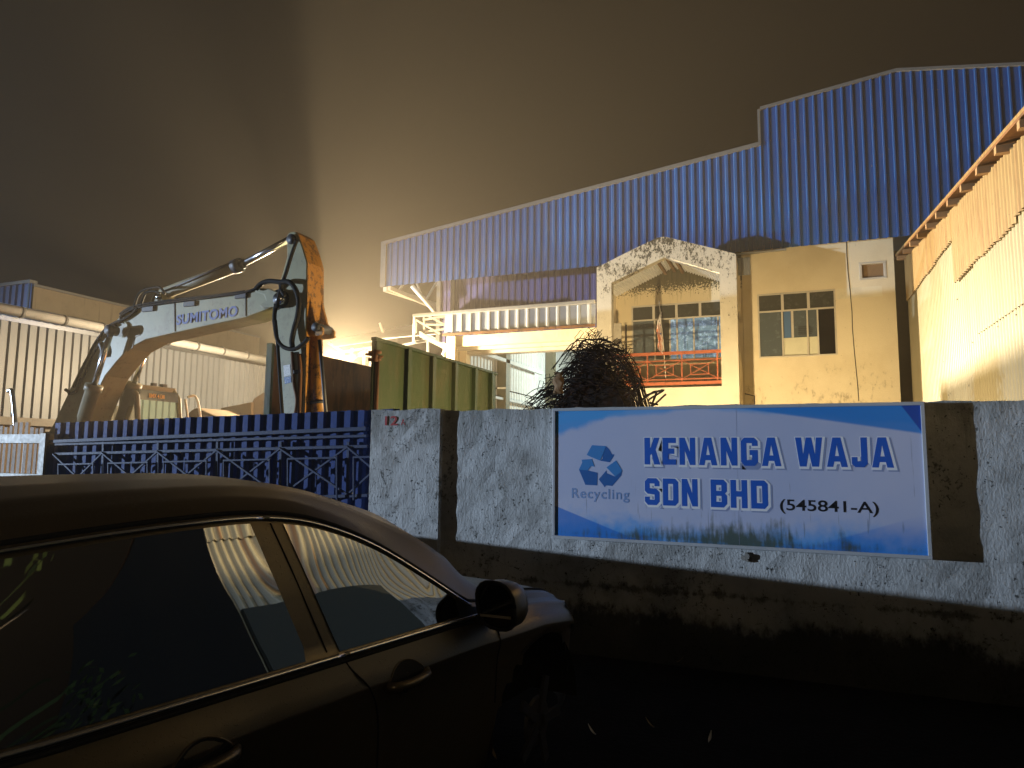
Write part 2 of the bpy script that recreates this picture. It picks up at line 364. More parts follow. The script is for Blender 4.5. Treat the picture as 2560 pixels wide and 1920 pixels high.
# ================================================================== SIGN
YS = 6.145; sx0, sx1, sz0, sz1 = -2.083, .966, 1.035, 2.238
YS = 6.15; sx0, sx1, sz0, sz1 = -2.084, .967, 1.037, 2.243
sg = thing('signboard', ((sx0+sx1)/2, YS, sz0), 'long blue and white recycling company signboard fixed on the boundary wall', 'signboard')
fr = M(); fwid = .028
for a, b in (((sx0, sz1-fwid), (sx1, sz1)), ((sx0, sz0), (sx1, sz0+fwid)), ((sx0, sz0+fwid), (sx0+fwid, sz1-fwid)), ((sx1-fwid, sz0+fwid), (sx1, sz1-fwid))):
    fr.box((a[0], YS, a[1]), (b[0], YW-.002, b[1]))
m_sframe = worn('sign_frame_metal', (.50, .52, .55), (.15, .15, .14), .4, 0, .3)
fr.build('sign_frame', m_sframe, sg, bevel=.003)
m_panel = Mat('printed_sign_panel', (.58, .62, .82), .5, 0, .4)
x, y, z = m_panel.xyz(); u = (x-sx0)*(1/(sx1-sx0)); v = (z-sz0)*(1/(sz1-sz0))
nn = m_panel.noise(3.5, detail=3); nf = m_panel.noise(30, 1, 1, .16, detail=5, off=3)
m_panel.mix(m_panel.noise(1.2).ss(.4, .6)*.35, (.46, .53, .78))
edge = (v*1.0+nn*.30+m_panel.noise(14, off=9, detail=5)*.10-.08-(u*11).sin()*.02)
b1 = edge.ss(.35, .14); m_panel.mix(b1*.95, (.06, .36, .86)); m_panel.mix(edge.ss(.20, .03)*.95, (.01, .09, .52))
tl = (v-u*-.0)*1.0-(u*.9)+nn*.12
m_panel.mix(tl.ss(.80, .86)*.9, (.06, .36, .84)); m_panel.mix(tl.ss(.95, 1.02)*.8, (.02, .22, .72))
tt = v+nn*.05-((u-.45).abs()*-.25)
m_panel.mix(tt.ss(.99, 1.03)*.75, (.08, .40, .86))
tr1 = (v+(u*.42)).ss(1.20, 1.22)*(v*-1+u*1.0+1.0).ss(.2, .3); m_panel.mix(tr1*.92, (.03, .26, .74))
tr2 = (v*.25+u).ss(1.19, 1.195)*(v-(u*.35)).ss(.42, .43); m_panel.mix(tr2*.92, (.02, .07, .40))
bl1 = ((v*-1)-(u*.9)+.26).ss(0, .01); m_panel.mix(bl1*.8, (.02, .20, .70))
br1 = ((v*-1)+u*.9-.60).ss(.0, .02)*v.ss(.3, .1); m_panel.mix(br1*.5, (.02, .20, .72))
# algae and dirt running on the lower edge, thin scratches
alg = (nf*.55+m_panel.noise(4, 1, 1, .9, off=7, detail=6)*.75-(v-.05).abs()*2.1+((u-.52).abs()*-.75)+.20)
m_panel.mix(alg.ss(.50, .80)*.9, (.07, .085, .03)); m_panel.mix(m_panel.noise(26, 1, 1, .06, off=2, detail=2).ss(.69, .73)*.45*v.ss(.95, .4), (.1, .13, .2))
M().box((sx0+fwid, YS+.012, sz0+fwid), (sx1-fwid, YS+.03, sz1-fwid)).build('sign_panel', m_panel, sg)
box((PY(1842, 1100, YS).x-.001, YS+.0114, sz0+.03), (PY(1842, 1100, YS).x+.001, YS+.0119, sz1-.03)).build('sheet_joint', Mat('sheet_joint', (.3, .34, .5), .6), sg)
# block letters on a 1-high grid
s = .24
def chamf(w, h, c=.13): return [(c, 0), (w-c, 0), (w, c), (w, h-c), (w-c, h), (c, h), (0, h-c), (0, c)]
G = {}
G['K'] = (.62, [[(0, 0), (s, 0), (s, .33), (.30, .40), (.40, 0), (.66, 0), (.47, .55), (.64, 1), (.40, 1), (.28, .66), (s, .62), (s, 1), (0, 1)]])
G['E'] = (.55, [[(0, 0), (.55, 0), (.55, .2), (s, .2), (s, .4), (.48, .4), (.48, .6), (s, .6), (s, .8), (.55, .8), (.55, 1), (0, 1)]])
G['N'] = (.64, [[(0, 0), (s-.02, 0), (s-.02, .52), (.42, 0), (.64, 0), (.64, 1), (.42, 1), (.42, .48), (s-.02, 1), (0, 1)]])
G['A'] = (.72, [[(0, 0), (.22, 0), (.26, .18), (.46, .18), (.50, 0), (.72, 0), (.50, 1), (.22, 1)], [(.29, .37), (.43, .37), (.36, .74)]])
G['G'] = (.64, [[(.13, 0), (.51, 0), (.64, .13), (.64, .56), (.33, .56), (.33, .38), (.42, .38), (.42, .2), (.22, .2), (.22, .8), (.42, .8), (.42, .70), (.64, .70), (.64, .87), (.51, 1), (.13, 1), (0, .87), (0, .13)]])
G['W'] = (.96, [[(.14, 0), (.38, 0), (.48, .48), (.58, 0), (.82, 0), (.96, 1), (.74, 1), (.69, .42), (.58, 1), (.38, 1), (.27, .42), (.22, 1), (0, 1)]])
G['J'] = (.54, [[(.12, 0), (.42, 0), (.54, .12), (.54, 1), (.32, 1), (.32, .2), (.2, .2), (.2, .34), (0, .34), (0, .12)]])
G['S'] = (.62, [[(.13, 0), (.49, 0), (.62, .13), (.62, .48), (.50, .60), (.21, .63), (.21, .8), (.41, .8), (.41, .70), (.62, .70), (.62, .87), (.49, 1), (.13, 1), (0, .87), (0, .53), (.12, .42), (.41, .39), (.41, .2), (.21, .2), (.21, .31), (0, .31), (0, .13)]])
G['D'] = (.64, [[(0, 0), (.51, 0), (.64, .13), (.64, .87), (.51, 1), (0, 1)], [(.22, .2), (.42, .2), (.42, .8), (.22, .8)]])
G['B'] = (.64, [[(0, 0), (.51, 0), (.64, .13), (.64, .42), (.56, .5), (.64, .58), (.64, .87), (.51, 1), (0, 1)], [(.22, .2), (.42, .2), (.42, .41), (.22, .41)], [(.22, .59), (.42, .59), (.42, .8), (.22, .8)]])
G['H'] = (.64, [[(0, 0), (.22, 0), (.22, .4), (.42, .4), (.42, 0), (.64, 0), (.64, 1), (.42, 1), (.42, .6), (.22, .6), (.22, 1), (0, 1)]])
m_lblue = Mat('sign_letter_blue', (.015, .12, .58), .5); m_lwhite = Mat('sign_letter_halo', (.90, .91, .96), .5); m_lshadow = Mat('sign_letter_printed_shade', (.30, .36, .58), .5)
m_lblack = Mat('sign_black_print', (.01, .01, .014), .5)
def block_word(words, x0, x1, z0, z1):
    loops = []; cx = 0
    for ch in words:
        if ch == ' ': cx += .38; continue
        w, lp = G[ch]; loops += [[(px+cx, py) for px, py in l] for l in lp]; cx += w+.135
    cx -= .135; hgt = z1-z0; kx = (x1-x0)/cx
    L = [[(px*kx, py*hgt) for px, py in l] for l in loops]
    outer = [l for l in L if True]
    sh = glyph_curve('letter_shade', L, .015, m_lshadow, (x0+.020, YS+.0112, z0-.017), (1, 0, 0), (0, 0, 1), .0002, sg)
    ha = glyph_curve('letter_halo', L, .013, m_lwhite, (x0+.008, YS+.0106, z0-.007), (1, 0, 0), (0, 0, 1), .0002, sg)
    return glyph_curve('sign_lettering', L, 0, m_lblue, (x0, YS+.0100, z0), (1, 0, 0), (0, 0, 1), .0002, sg)
a = PY(1610, 1094, YS); b = PY(2236, 1176, YS); a2 = PY(1610, 1161, YS)
block_word('KENANGA WAJA', a.x, b.x, a2.z, a.z)
a = PY(1611, 1195, YS); b = PY(1921, 1275, YS); a2 = PY(1612, 1262, YS)
block_word('SDN BHD', a.x, b.x, a2.z, a.z)
a = PY(1950, 1276, YS); b = PY(2198, 1290, YS)
text('registration_number', '(545841-A)', .125, m_lblack, (a.x, YS+.0110, PY(2070, 1279, YS).z), (1, 0, 0), (0, 0, 1), sg, bold=.0014, depth=.0002, width=b.x-a.x)
m_lb2 = Mat('recycling_word_outline', (.04, .16, .45), .5); m_lb3 = Mat('recycling_word_fill', (.30, .44, .74), .5)
a = PY(1429, 1244, YS); b = PY(1573, 1240, YS)
text('recycling_word', 'Recycling', .125, m_lb2, (a.x, YS+.0112, a.z), (1, 0, 0), (0, 0, 1), sg, bold=.0016, depth=.0002, width=b.x-a.x, spacing=1.12)
text('recycling_word', 'Recycling', .125, m_lb3, (a.x+.004, YS+.0106, a.z), (1, 0, 0), (0, 0, 1), sg, bold=-.0012, depth=.0002, width=b.x-a.x-.008, spacing=1.12)
# recycling triangle: three folded arrows measured from the print
m_r1 = Mat('logo_blue', (.05, .25, .62), .5); m_r2 = Mat('logo_dark_blue', (.02, .13, .42), .5)
def Z5(px, py): return (1340+px*.5515, 960+py*.5515)   # crop coordinates -> photo
for pts, mt in (([(252, 277), (316, 281), (290, 348), (228, 322)], m_r1), ([(316, 281), (330, 295), (343, 318), (355, 320), (333, 355), (290, 348), (301, 338), (300, 315)], m_r2),
                ([(205, 343), (252, 340), (264, 375), (248, 372), (234, 392), (193, 388), (208, 356)], m_r1), ([(193, 388), (234, 392), (278, 402), (276, 460), (222, 457)], m_r2),
                ([(362, 346), (390, 393), (358, 420), (318, 378)], m_r1), ([(390, 393), (385, 415), (345, 462), (316, 460), (310, 468), (283, 432), (317, 392), (320, 405), (358, 420)], m_r2)):
    w = [PY(*Z5(*p), YS) for p in pts]; off = .0100 if mt is m_r1 else .0108
    M().ext([Vector((q.x, YS+off, q.z)) for q in w], (0, .0003, 0)).build('recycling_arrow', mt, sg)

# ================================================================== GATE
def QG(x, y): return PY(x, y, 6.5)
gt = thing('sliding_gate', (-6.9, 6.5, 0), 'dark blue ribbed sheet metal sliding gate with trussed steel frame', 'gate')
gl = QG(128, 1057); gr = QG(922, 1024)
topz = lambda t: gl.z+(gr.z-gl.z)*t/(gr.x-gl.x)
gm = M(); gm.corr((gl.x, 6.56), (-4.0, 6.56), .12, lambda t: topz(t)+random.uniform(-.004, .004), .185, .032, (0, -1, 0), 'trap')
gm.build('ribbed_sheet', m_gate, gt)
gf = M()
def gbar(p, q, w=.04, yy=6.48): 
    p = QG(*p); q = QG(*q); p.y = q.y = yy; gf.bar(p, q, w, w)
ra, rb = QG(110, 1105), QG(922, 1072); ra.y = rb.y = 6.47; gf.bar(ra, rb, .06, .045)
ra, rb = QG(120, 1112), QG(922, 1090); ra.y = rb.y = 6.475; gf.bar(ra, rb, .05, .03)
gbar((143, 1135), (924, 1116), .035, 6.47)
gbar((143, 1262), (924, 1238), .035, 6.47)
vx = [265, 402, 550, 708, 876]
for i, xx in enumerate(vx): gbar((xx, 1104), (xx-2, 1240), .035, 6.47)
cells = [143]+vx+[1010]
for i in range(len(cells)-1):
    x0, x1 = cells[i], cells[i+1]; yy0 = 1135-(x0-143)*.0243; yy1 = 1135-(x1-143)*.0243; mid = (x0+x1)/2; w = (x1-x0)
    gbar((x0, yy0), (x1, yy1+118), .022, 6.44); gbar((x0, yy0+118), (x1, yy1), .022, 6.455)
    gbar((x0+w*.13, yy0+26), (x1-w*.13, yy1+27), .022, 6.425)
    gbar((x0+w*.13, yy0+26), (x0+w*.13, 1250), .018, 6.43); gbar((x1-w*.13, yy1+26), (x1-w*.13, 1250), .018, 6.41)
gf.build('truss_frame', m_gateframe, gt, bevel=.003)
gp = M(); p = QG(130, 1114); gp.box((p.x-.07, 6.42, 0), (p.x+.06, 6.5, p.z)); gp.build('gate_post', m_gateframe, gt, bevel=.004)
# old fence leaf left of the gate
fl = thing('side_gate', (-10.6, 6.45, 0), 'weathered brown slatted side gate in a pale metal frame left of the blue gate', 'gate')
f1 = M(); A = PY(0, 1089, 6.42); B = PY(118, 1081, 6.42); zt = (A.z+B.z)/2-.03
f1.box((-13.4, 6.40, zt-.10), (B.x, 6.45, zt+.03)); q = PY(110, 1090, 6.42)
f1.box((q.x-.05, 6.395, .1), (B.x+.01, 6.455, zt+.04)); zb = PY(50, 1187, 6.42).z; f1.box((-13.4, 6.40, zb-.03), (q.x-.052, 6.45, zb+.02))
f1.build('gate_frame', m_cab, fl, bevel=.004)
x = -13.3
while x < q.x-.07:
    w = random.uniform(.055, .085); t = zt+random.uniform(.10, .17)
    if x > -10.35 and x < -10.0: t = zt+.2
    o = box((x, 6.47, .12), (x+w, 6.50, t)).build('slat', m_planks, fl)
    x += w+random.uniform(.03, .055)
# bent strut standing behind the side gate
st = thing('steel_prop', PY(30, 1080, 8), 'black bent steel prop standing behind the side gate', 'pole')
M().curve([PY(20, 978, 8), PY(28, 975, 8), PY(31, 985, 8), PY(35, 1020, 8), PY(39, 1075, 8), PY(40, 1150, 8)], .035, 8, 5).build('prop_tube', m_steel, st, True)

# ================================================================== LEFT WAREHOUSE
lw = thing('grey_warehouse', (-19, 14, 0), 'long grey corrugated warehouse with pale gutter behind the excavator', 'building')
XL = -18.0
g0 = PX(0, 776, XL); g1 = PX(672, 912, XL); ztop = g0.z-.1
M().corr((XL, 9.9), (XL, 21.5), 2.65, ztop, .235, .05, (1, 0, 0), 'trap').build('corrugated_wall', m_grey2, lw)
M().box((XL-.5, 9.9, 0), (XL-.02, 22, 2.60)).build('base_wall', m_concrete, lw)
M().box((XL-.6, 5.3, 0), (XL-.1, 9.85, 4.62)).build('front_annex', m_concrete, lw)
M().box((XL-.02, 9.9, 2.45), (XL+.22, 22, 2.64)).build('ledge_beam', m_concrete, lw)
gu = M(); gz = g0.z+.03
gu.tube([(XL+.20, 9.8, gz), (XL+.20, 21.4, gz-.06)], .13, 10); gu.build('gutter', m_white, lw, True)
M().box((XL+.1, 9.8, gz-.27), (XL+.11, 21.4, gz-.16)).build('flashing', m_steel, lw)
for k in range(11):
    yy = 9.95+k*1.1; M().tube([(XL+.2, yy, gz-.02), (XL+.2, yy+.07, gz-.02)], .15, 10).build('gutter_bracket', m_trim, lw, True)
M().add([(XL+.1, 9.8, gz+.02), (XL+.1, 21.4, gz-.02), (XL-3.5, 21.4, gz+.45), (XL-3.5, 9.8, gz+.45)], [(0, 1, 2, 3)]).build('roof_sheet', m_grey2, lw, solid=.02)
lb = thing('parapet_block', (-23, 18, 0), 'tall drab rendered parapet rising behind the grey warehouse roof', 'building')
pa = PX(85, 716, -22); pz = pa.z
M().box((-22.4, pa.y, 0), (-22, 24, pz)).build('parapet_wall', worn('drab_render', (.24, .20, .14), (.12, .10, .07), .9, 0, .5, 2, .6), lb)
M().box((-22.45, pa.y-.02, pz+.002), (-21.95, 24, pz+.08)).build('coping', m_trim, lb)
pb = PY(80, 708, pa.y-.05)
M().corr((-32, pa.y-.05), (-22.02, pa.y-.05), 4.2, pb.z, .30, .05, (0, -1, 0), 'rib').build('blue_cladding', m_blue, lb)
M().box((-32, pa.y-.14, pb.z+.002), (-22.0, pa.y+.1, pb.z+.1)).build('cladding_trim', m_trim, lb)

# ================================================================== MAIN FACTORY
fa = thing('factory_building', (-3, 18, 0), 'large factory with tall blue corrugated gable cladding over a cream office front', 'building')
YF = 17.0
def ftop(X):
    if X < -.466: return 8.03+(X+11.09)*(9.34-8.03)/(11.09-.464)
    if X < 2.46: return 10.237+(X+.468)*(10.60-10.237)/2.93
    return 10.60-(X-2.46)*.155
fc = M(); x0 = -10.95
fc.corr((x0, YF), (-.468, YF), 6.745, lambda t: ftop(x0+t), .203, .036, (0, -1, 0), 'trap')
fc.corr((-.466, YF), (9.0, YF), 6.745, lambda t: ftop(-.465+t+.001), .203, .042, (0, -1, 0), 'rib')
fc.build('fascia_cladding', m_blue, fa)
tr = M()
def roofbar(a, b, w=.07):
    tr.ext([(a, YF-.07, ftop(a)-.02), (b, YF-.07, ftop(b-.001)-.02), (b, YF-.07, ftop(b-.001)+w), (a, YF-.07, ftop(a)+w)], (0, .2, 0))
roofbar(-11.12, -.47, .075); roofbar(-.465, 2.46, .05); roofbar(2.461, 9, .05)
tr.box((-11.12, YF-.06, 6.74), (-10.95, YF+.02, 8.02)); tr.box((-.53, YF-.05, 9.36), (-.47, YF+.05, 10.24))
tr.build('roof_trim', m_trim, fa)
rf = M()
rf.add([(-11.1, YF+.1, ftop(-11)), (-.47, YF+.1, ftop(-.47)), (-.47, 42, ftop(-.47)), (-11.1, 42, ftop(-11))], [(0, 1, 2, 3)])
rf.add([(-.46, YF+.1, 10.23), (2.46, YF+.1, 10.6), (2.46, 42, 10.6), (-.46, 42, 10.23)], [(0, 1, 2, 3)])
rf.add([(2.46, YF+.1, 10.6), (9, YF+.1, 9.6), (9, 42, 9.6), (2.46, 42, 10.6)], [(0, 1, 2, 3)])
rf.add([(-.465, YF+.1, 9.3), (-.465, 42, 9.3), (-.465, 42, 10.23), (-.465, YF+.1, 10.23)], [(0, 1, 2, 3)])
rf.build('roof', m_grey2, fa)
# truss and struts under the overhang at the left end
us = M(); 
pA = PY(962, 722, YF+.1); us.bar(pA, (-11.0, 21, 6.9), .12, .16)
us.bar((-10.8, YF+.15, 6.9), (-8.9, YF+.15, 6.9), .06, .12); us.bar((-10.9, YF+.1, 6.72), (-10.9, 30, 6.72), .10, .12)
for k in range(6): us.bar((-10.9, YF+.6+k*1.6, 6.72), (-10.9, YF+1.4+k*1.6, 7.6), .06, .06); us.bar((-10.9, YF+1.4+k*1.6, 7.6), (-10.9, YF+2.2+k*1.6, 6.72), .06, .06)
us.build('overhang_truss', m_frame, fa)
dp = M(); pa_ = PY(1030, 715, 17.3); pb_ = PY(1088, 780, 17.6); dp.tube([pa_, (pa_+pb_)/2, pb_], [.07, .07, .075], 9); dp.build('downpipe', m_white, fa, True)
# inner blue wall, behind the overhang
xi = PY(1104, 730, 18.2).x
M().corr((xi, 18.2), (-4.0, 18.2), 5.2, 7.4, .203, .03, (0, -1, 0), 'trap').build('inner_cladding', m_blue2, fa)
M().box((xi-.13, 18.12, 5.2), (xi, 18.24, 7.2)).build('corner_flashing', m_trim, fa)
M().add([(xi-.05, 18.2, 5.3), (xi-.05, 36, 5.3), (xi-.05, 36, 8.1), (xi-.05, 18.2, 8.1)], [(0, 1, 2, 3)]).build('side_cladding', m_grey2, fa)
M().add([(-10.8, YF+.1, 6.95), (-4, YF+.1, 7.3), (-4, 18.25, 7.4), (-10.8, 18.25, 7.4)], [(0, 1, 2, 3)]).build('soffit', m_grey2, fa)
# loading canopy
YC = 16.3; ca = PY(1035, 787, YC); cb = PY(1487, 755, YC); ct = (ca.z+cb.z)/2
cx0 = PY(1112, 790, YC).x; cbz = PY(1489, 809, YC).z
M().corr((cx0, YC), (cb.x+.02, YC), cbz, ct-.06, .272, .022, (0, -1, 0), 'rib').build('canopy_cladding', m_grey, fa)
M().box((ca.x, YC-.09, ct-.06), (cb.x+.02, YC+.02, ct+.03)).build('canopy_trim', m_trim, fa, bevel=.01)
M().add([(ca.x, YC, ct), (cb.x, YC, ct), (cb.x, 18.2, ct+.25), (ca.x, 18.2, ct+.25)], [(0, 1, 2, 3)]).build('canopy_roof', m_grey2, fa)
M().box((cx0-.05, YC-.04, cbz-.07), (cb.x, YC+.0, cbz-.01)).build('rusty_edge_angle', m_rust, fa)
be = M(); bz0 = PY(1487, 848, YC+.15).z; be.box((PY(1124, 840, YC+.15).x, YC+.1, bz0), (cb.x+.05, YC+.35, cbz-.075)); be.build('lintel_beam', m_cream, fa)
be = M(); be.box((cx0+.15, YC+.2, bz0-.10), (cb.x+.05, YC+.5, bz0-.003)); be.box((cx0+.25, YC+.28, bz0-.2), (cb.x+.05, YC+.6, bz0-.103)); be.build('shutter_track', m_frame, fa, bevel=.01)
jb = M(); jx = PY(1113, 900, YC).x; jb.box((jx, YC+.05, 0), (jx+.26, YC+.4, cbz-.08)); jb.box((jx+.3, YC+.25, 0), (jx+.5, YC+.5, bz0-.1)); jb.build('opening_jamb', m_cream, fa)
# hall interior seen through the opening
it = M(); it.corr((-9.3, 18), (-9.3, 44), .9, 4.1, .26, .03, (1, 0, 0), 'trap'); it.corr((-9.33, 18), (-9.33, 44), 4.15, 7.4, .26, .03, (1, 0, 0), 'trap'); it.build('hall_side_cladding', m_white, fa)
M().box((-9.6, 17.2, 0), (-9.36, 44, 1.0)).build('hall_base_wall', m_white, fa)
it = M(); it.corr((-9.3, 36), (3, 36), 0, 9, .4, .04, (0, -1, 0), 'trap'); it.build('hall_back_cladding', m_grey, fa)
for yy in (21.5, 26.5, 32): M().box((-9.28, yy, 0), (-8.95, yy+.35, 8)).build('hall_column', m_cab, fa)
M().bar((-9.0, 17.5, 5.06), (-9.0, 25.3, 5.06), .10, .12).build('hall_girt', m_white, fa)
M().bar((-9.1, 17.5, 3.75), (-9.1, 33, 3.75), .14, .08).build('hall_sill', m_white, fa)
it = M()
for k in range(6): it.bar((-9, 27+k*.0, 7.2), (-4+k, 27, 6.1+k*.3), .07, .07)
it.bar((-9, 27, 6.2), (0, 27, 7.4), .1, .1); it.bar((-9, 27, 7.0), (0, 27, 8.2), .1, .1); it.build('hall_truss', m_frame, fa)
# office front wall with real openings
YO = 17.12
def wall_with_holes(x0, x1, z0, z1, yf, th, holes, mat, name):
    xs = sorted({x0, x1}|{h[0] for h in holes}|{h[1] for h in holes}); zs = sorted({z0, z1}|{h[2] for h in holes}|{h[3] for h in holes}); m = M()
    for i in range(len(xs)-1):
        for j in range(len(zs)-1):
            cx = (xs[i]+xs[i+1])/2; cz = (zs[j]+zs[j+1])/2
            if any(h[0] < cx < h[1] and h[2] < cz < h[3] for h in holes): continue
            m.add([(xs[i], yf, zs[j]), (xs[i+1], yf, zs[j]), (xs[i+1], yf, zs[j+1]), (xs[i], yf, zs[j+1])], [(0, 1, 2, 3)])
    for h in holes:
        a, b, c, d = h; m.add([(a, yf, c), (b, yf, c), (b, yf, d), (a, yf, d), (a, yf+th, c), (b, yf+th, c), (b, yf+th, d), (a, yf+th, d)], [(0, 1, 5, 4), (1, 2, 6, 5), (2, 3, 7, 6), (3, 0, 4, 7)])
    m.add([(x0, yf, z0), (x0, yf, z1), (x0, yf+th, z1), (x0, yf+th, z0)], [(0, 1, 2, 3)]); m.add([(x1, yf, z0), (x1, yf, z1), (x1, yf+th, z1), (x1, yf+th, z0)], [(0, 1, 2, 3)])
    return m.build(name, mat, fa)
w1 = (-.655, 1.03, 4.165, 5.70)     # three-light window
vt = (PY(2147, 657, YO).x, PY(2216, 655, YO).x, PY(2150, 701, YO).z, PY(2147, 657, YO).z)
wall_with_holes(-.99, 2.245, 0, 6.9, YO, .2, [w1, vt], m_cream, 'office_wall')
w2 = (PY(1579, 800, YO).x, PY(1806, 760, YO).x+.12, PY(1579, 905, YO).z, PY(1579, 766, YO).z)
wall_with_holes(-4.22, -.995, 0, 6.9, YO+.003, .2, [w2], m_cstain, 'balcony_back_wall')
M().add([(2.245, YO, 0), (2.245, 30, 0), (2.245, 30, 6.9), (2.245, YO, 6.9)], [(0, 1, 2, 3)]).build('office_side_wall', m_cab, fa)
M().box((2.26, 17.6, 0), (9, 17.7, 6.6)).build('rear_infill', m_cab, fa)
M().box((-4.2, YO+1.6, 0), (2.2, YO+1.7, 6.9)).build('room_back', m_void, fa)
# windows
def window(x0, x1, z0, z1, ztr, cols_top, cols_bot, yf, name='window', t=.035):
    wt = M(); wt.box((x0, yf-.01, z1-t), (x1, yf+.06, z1)); wt.box((x0, yf-.01, z0), (x1, yf+.06, z0+t)); wt.box((x0, yf-.01, z0+t), (x0+t, yf+.06, z1-t)); wt.box((x1-t, yf-.01, z0+t), (x1, yf+.06, z1-t))
    wt.box((x0+t, yf-.012, ztr-t/2), (x1-t, yf+.05, ztr+t/2))
    for c in cols_top: wt.box((c-.03, yf-.008, ztr+t/2), (c+.03, yf+.05, z1-t))
    for c in cols_bot: wt.box((c-.018, yf-.006, z0+t), (c+.018, yf+.045, ztr-t/2))
    return wt.build(name, m_frame, fa, bevel=.003)
def pane(x0, x1, z0, z1, y, mt, par, name='pane'): return box((x0, y, z0), (x1, y+.006, z1)).build(name, mt, par)
zt1 = PY(1890, 781, YO).z
wn = window(*w1, zt1, [PY(1956, 760, YO).x, PY(2021, 755, YO).x], [PY(1957, 850, YO).x, PY(2020, 850, YO).x, PY(2046, 850, YO).x], YO)
xa, xb, xc = PY(1957, 850, YO).x, PY(2020, 850, YO).x, PY(2046, 850, YO).x
pane(w1[0], w1[1], zt1, w1[3]-.01, YO+.03, m_gdark, wn); pane(w1[0], xa, w1[2], zt1-.001, YO+.031, m_gslate, wn)
zmid = PY(1990, 843, YO).z
pane(xa, xc, zmid, zt1-.002, YO+.033, m_gslate, wn); pane(xa, xc, w1[2], zmid-.002, YO+.034, m_board, wn, 'board')
box((PY(1960, 810, YO).x, YO+.026, zmid), (PY(1977, 810, YO).x, YO+.030, zt1-.02)).build('blue_strip', Mat('blue_film', (.05, .13, .28), .4), wn)
box((PY(1978, 810, YO).x, YO+.022, zmid), (PY(1984, 810, YO).x, YO+.028, zt1-.02)).build('sash_bar', m_frame, wn)
for k in range(5):
    zz = PY(2000, 817+k*4.6, YO).z; box((PY(1995, 820, YO).x, YO+.012, zz-.006), (PY(2029+random.uniform(-2, 4), 820, YO).x, YO+.018, zz+.006)).build('louvre_bar', m_black, wn)
zt2 = PY(1577, 803, YO).z-.0
c_t = [PY(1634, 790, YO).x, PY(1691, 785, YO).x, PY(1750, 780, YO).x]
c_b = [PY(1637, 850, YO).x, PY(1675, 850, YO).x, PY(1693, 850, YO).x, PY(1735, 850, YO).x, PY(1796, 850, YO).x]
wn2 = window(*w2, zt2, c_t, c_b, YO)
pane(w2[0], w2[1], zt2, w2[3]-.01, YO+.03, m_gdark, wn2); pane(w2[0], c_b[0], w2[2], zt2-.001, YO+.031, m_gslate, wn2)
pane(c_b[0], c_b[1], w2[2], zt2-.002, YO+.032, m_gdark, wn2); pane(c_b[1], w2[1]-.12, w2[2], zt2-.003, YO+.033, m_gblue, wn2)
# vent
vn = M(); a, b, c, d = vt
vn.box((a, YO-.012, d-.05), (b, YO+.1, d)); vn.box((a, YO-.012, c), (b, YO+.1, c+.05)); vn.box((a, YO-.012, c+.05), (a+.06, YO+.1, d-.05)); vn.box((b-.06, YO-.012, c+.05), (b, YO+.1, d-.05))
vv = vn.build('vent_frame', m_frame, fa, bevel=.01); box((a+.06, YO+.06, c+.05), (b-.06, YO+.07, d-.05)).build('vent_panel', m_wood, vv)
# crack and conduit on the office wall
M().tube([PY(x, y, YO-.006) for x, y in ((2116, 604), (2117, 640), (2120, 680), (2125, 725), (2130, 780), (2131, 820), (2136, 880), (2144, 960), (2147, 1003))], .009, 5).build('wall_crack', m_black, fa)
M().tube([PY(x, y, YO-.008) for x, y in ((1862, 984), (1886, 990), (1887, 1010))], .012, 5).build('conduit', m_darkmetal, fa)
box((PY(2090, 724, YO).x, YO-.003, PY(2090, 748, YO).z), (PY(2205, 716, YO).x, YO-.0005, PY(2095, 722, YO).z)).build('painted_light_bar', worn('lamplit_render', (.70, .63, .46), amt=.1), fa)  # bar of cool lamp light on the wall, painted as a paler sheet
# awning remnant over the small window
aw = M(); p1 = PY(1843, 637, 16.9); p2 = PY(1966, 645, 16.6)
aw.add([(p1.x, 17.1, p1.z+.05), (p2.x, 17.1, p1.z+.05), (p2.x, 16.45, p1.z-.10), (p1.x, 16.45, p1.z-.10)], [(0, 1, 2, 3)]); aw.build('awning_sheet', m_grey, fa, solid=.015)
aw = M(); p1 = PY(1848, 650, 16.6); aw.corr((p1.x-.03, 16.44), (p1.x+.25, 16.44), p1.z-.42, p1.z, .07, .01, (0, -1, 0), 'sine'); aw.build('awning_end', m_grey, fa)
# portico / balcony
YG = 15.8; gx0, gx1 = -4.24, -1.03
pk = PY(1655, 592, YG); pl = PY(1492, 669, YG); pr = PY(1840, 632, YG)
ik = PY(1661, 643, YG); il = PY(1527, 707, YG); ir = PY(1800, 682, YG)
sill = PY(1700, 968, YG).z; ixl = PY(1529, 850, YG).x; ixr = PY(1802, 850, YG).x
po = M()
outer = [(gx0, 0), (gx0, pl.z), (PY(1575, 628, YG).x, PY(1575, 627, YG).z), (pk.x-.08, pk.z-.02), (pk.x+.08, pk.z), (gx1-.05, pr.z), (gx1, pr.z-.04), (gx1, 0)]
inner = [(ixl, il.z), (ik.x, ik.z), (ixr, ir.z)]
strips = [[(gx0, 0), (gx0, pl.z), (ixl, pl.z+.08), (ixl, sill), (ixl, 0)]]
def P3(q, y=YG): return Vector((q[0], y, q[1]))
po.ext([P3(q) for q in [(gx0, 0), (ixl, 0), (ixl, il.z), (gx0, pl.z)]], (0, .22, 0))
mid = (PY(1575, 627, YG).x, PY(1575, 627, YG).z)
po.ext([P3(q) for q in [(gx0, pl.z), (ixl, il.z), (ik.x, ik.z), (pk.x, pk.z), (pk.x-.12, pk.z-.01), mid]], (0, .22, 0))
po.ext([P3(q) for q in [(ik.x, ik.z), (ixr, ir.z), (gx1, pr.z-.03), (gx1-.06, pr.z), (pk.x+.12, pk.z-.02), (pk.x, pk.z)]], (0, .22, 0))
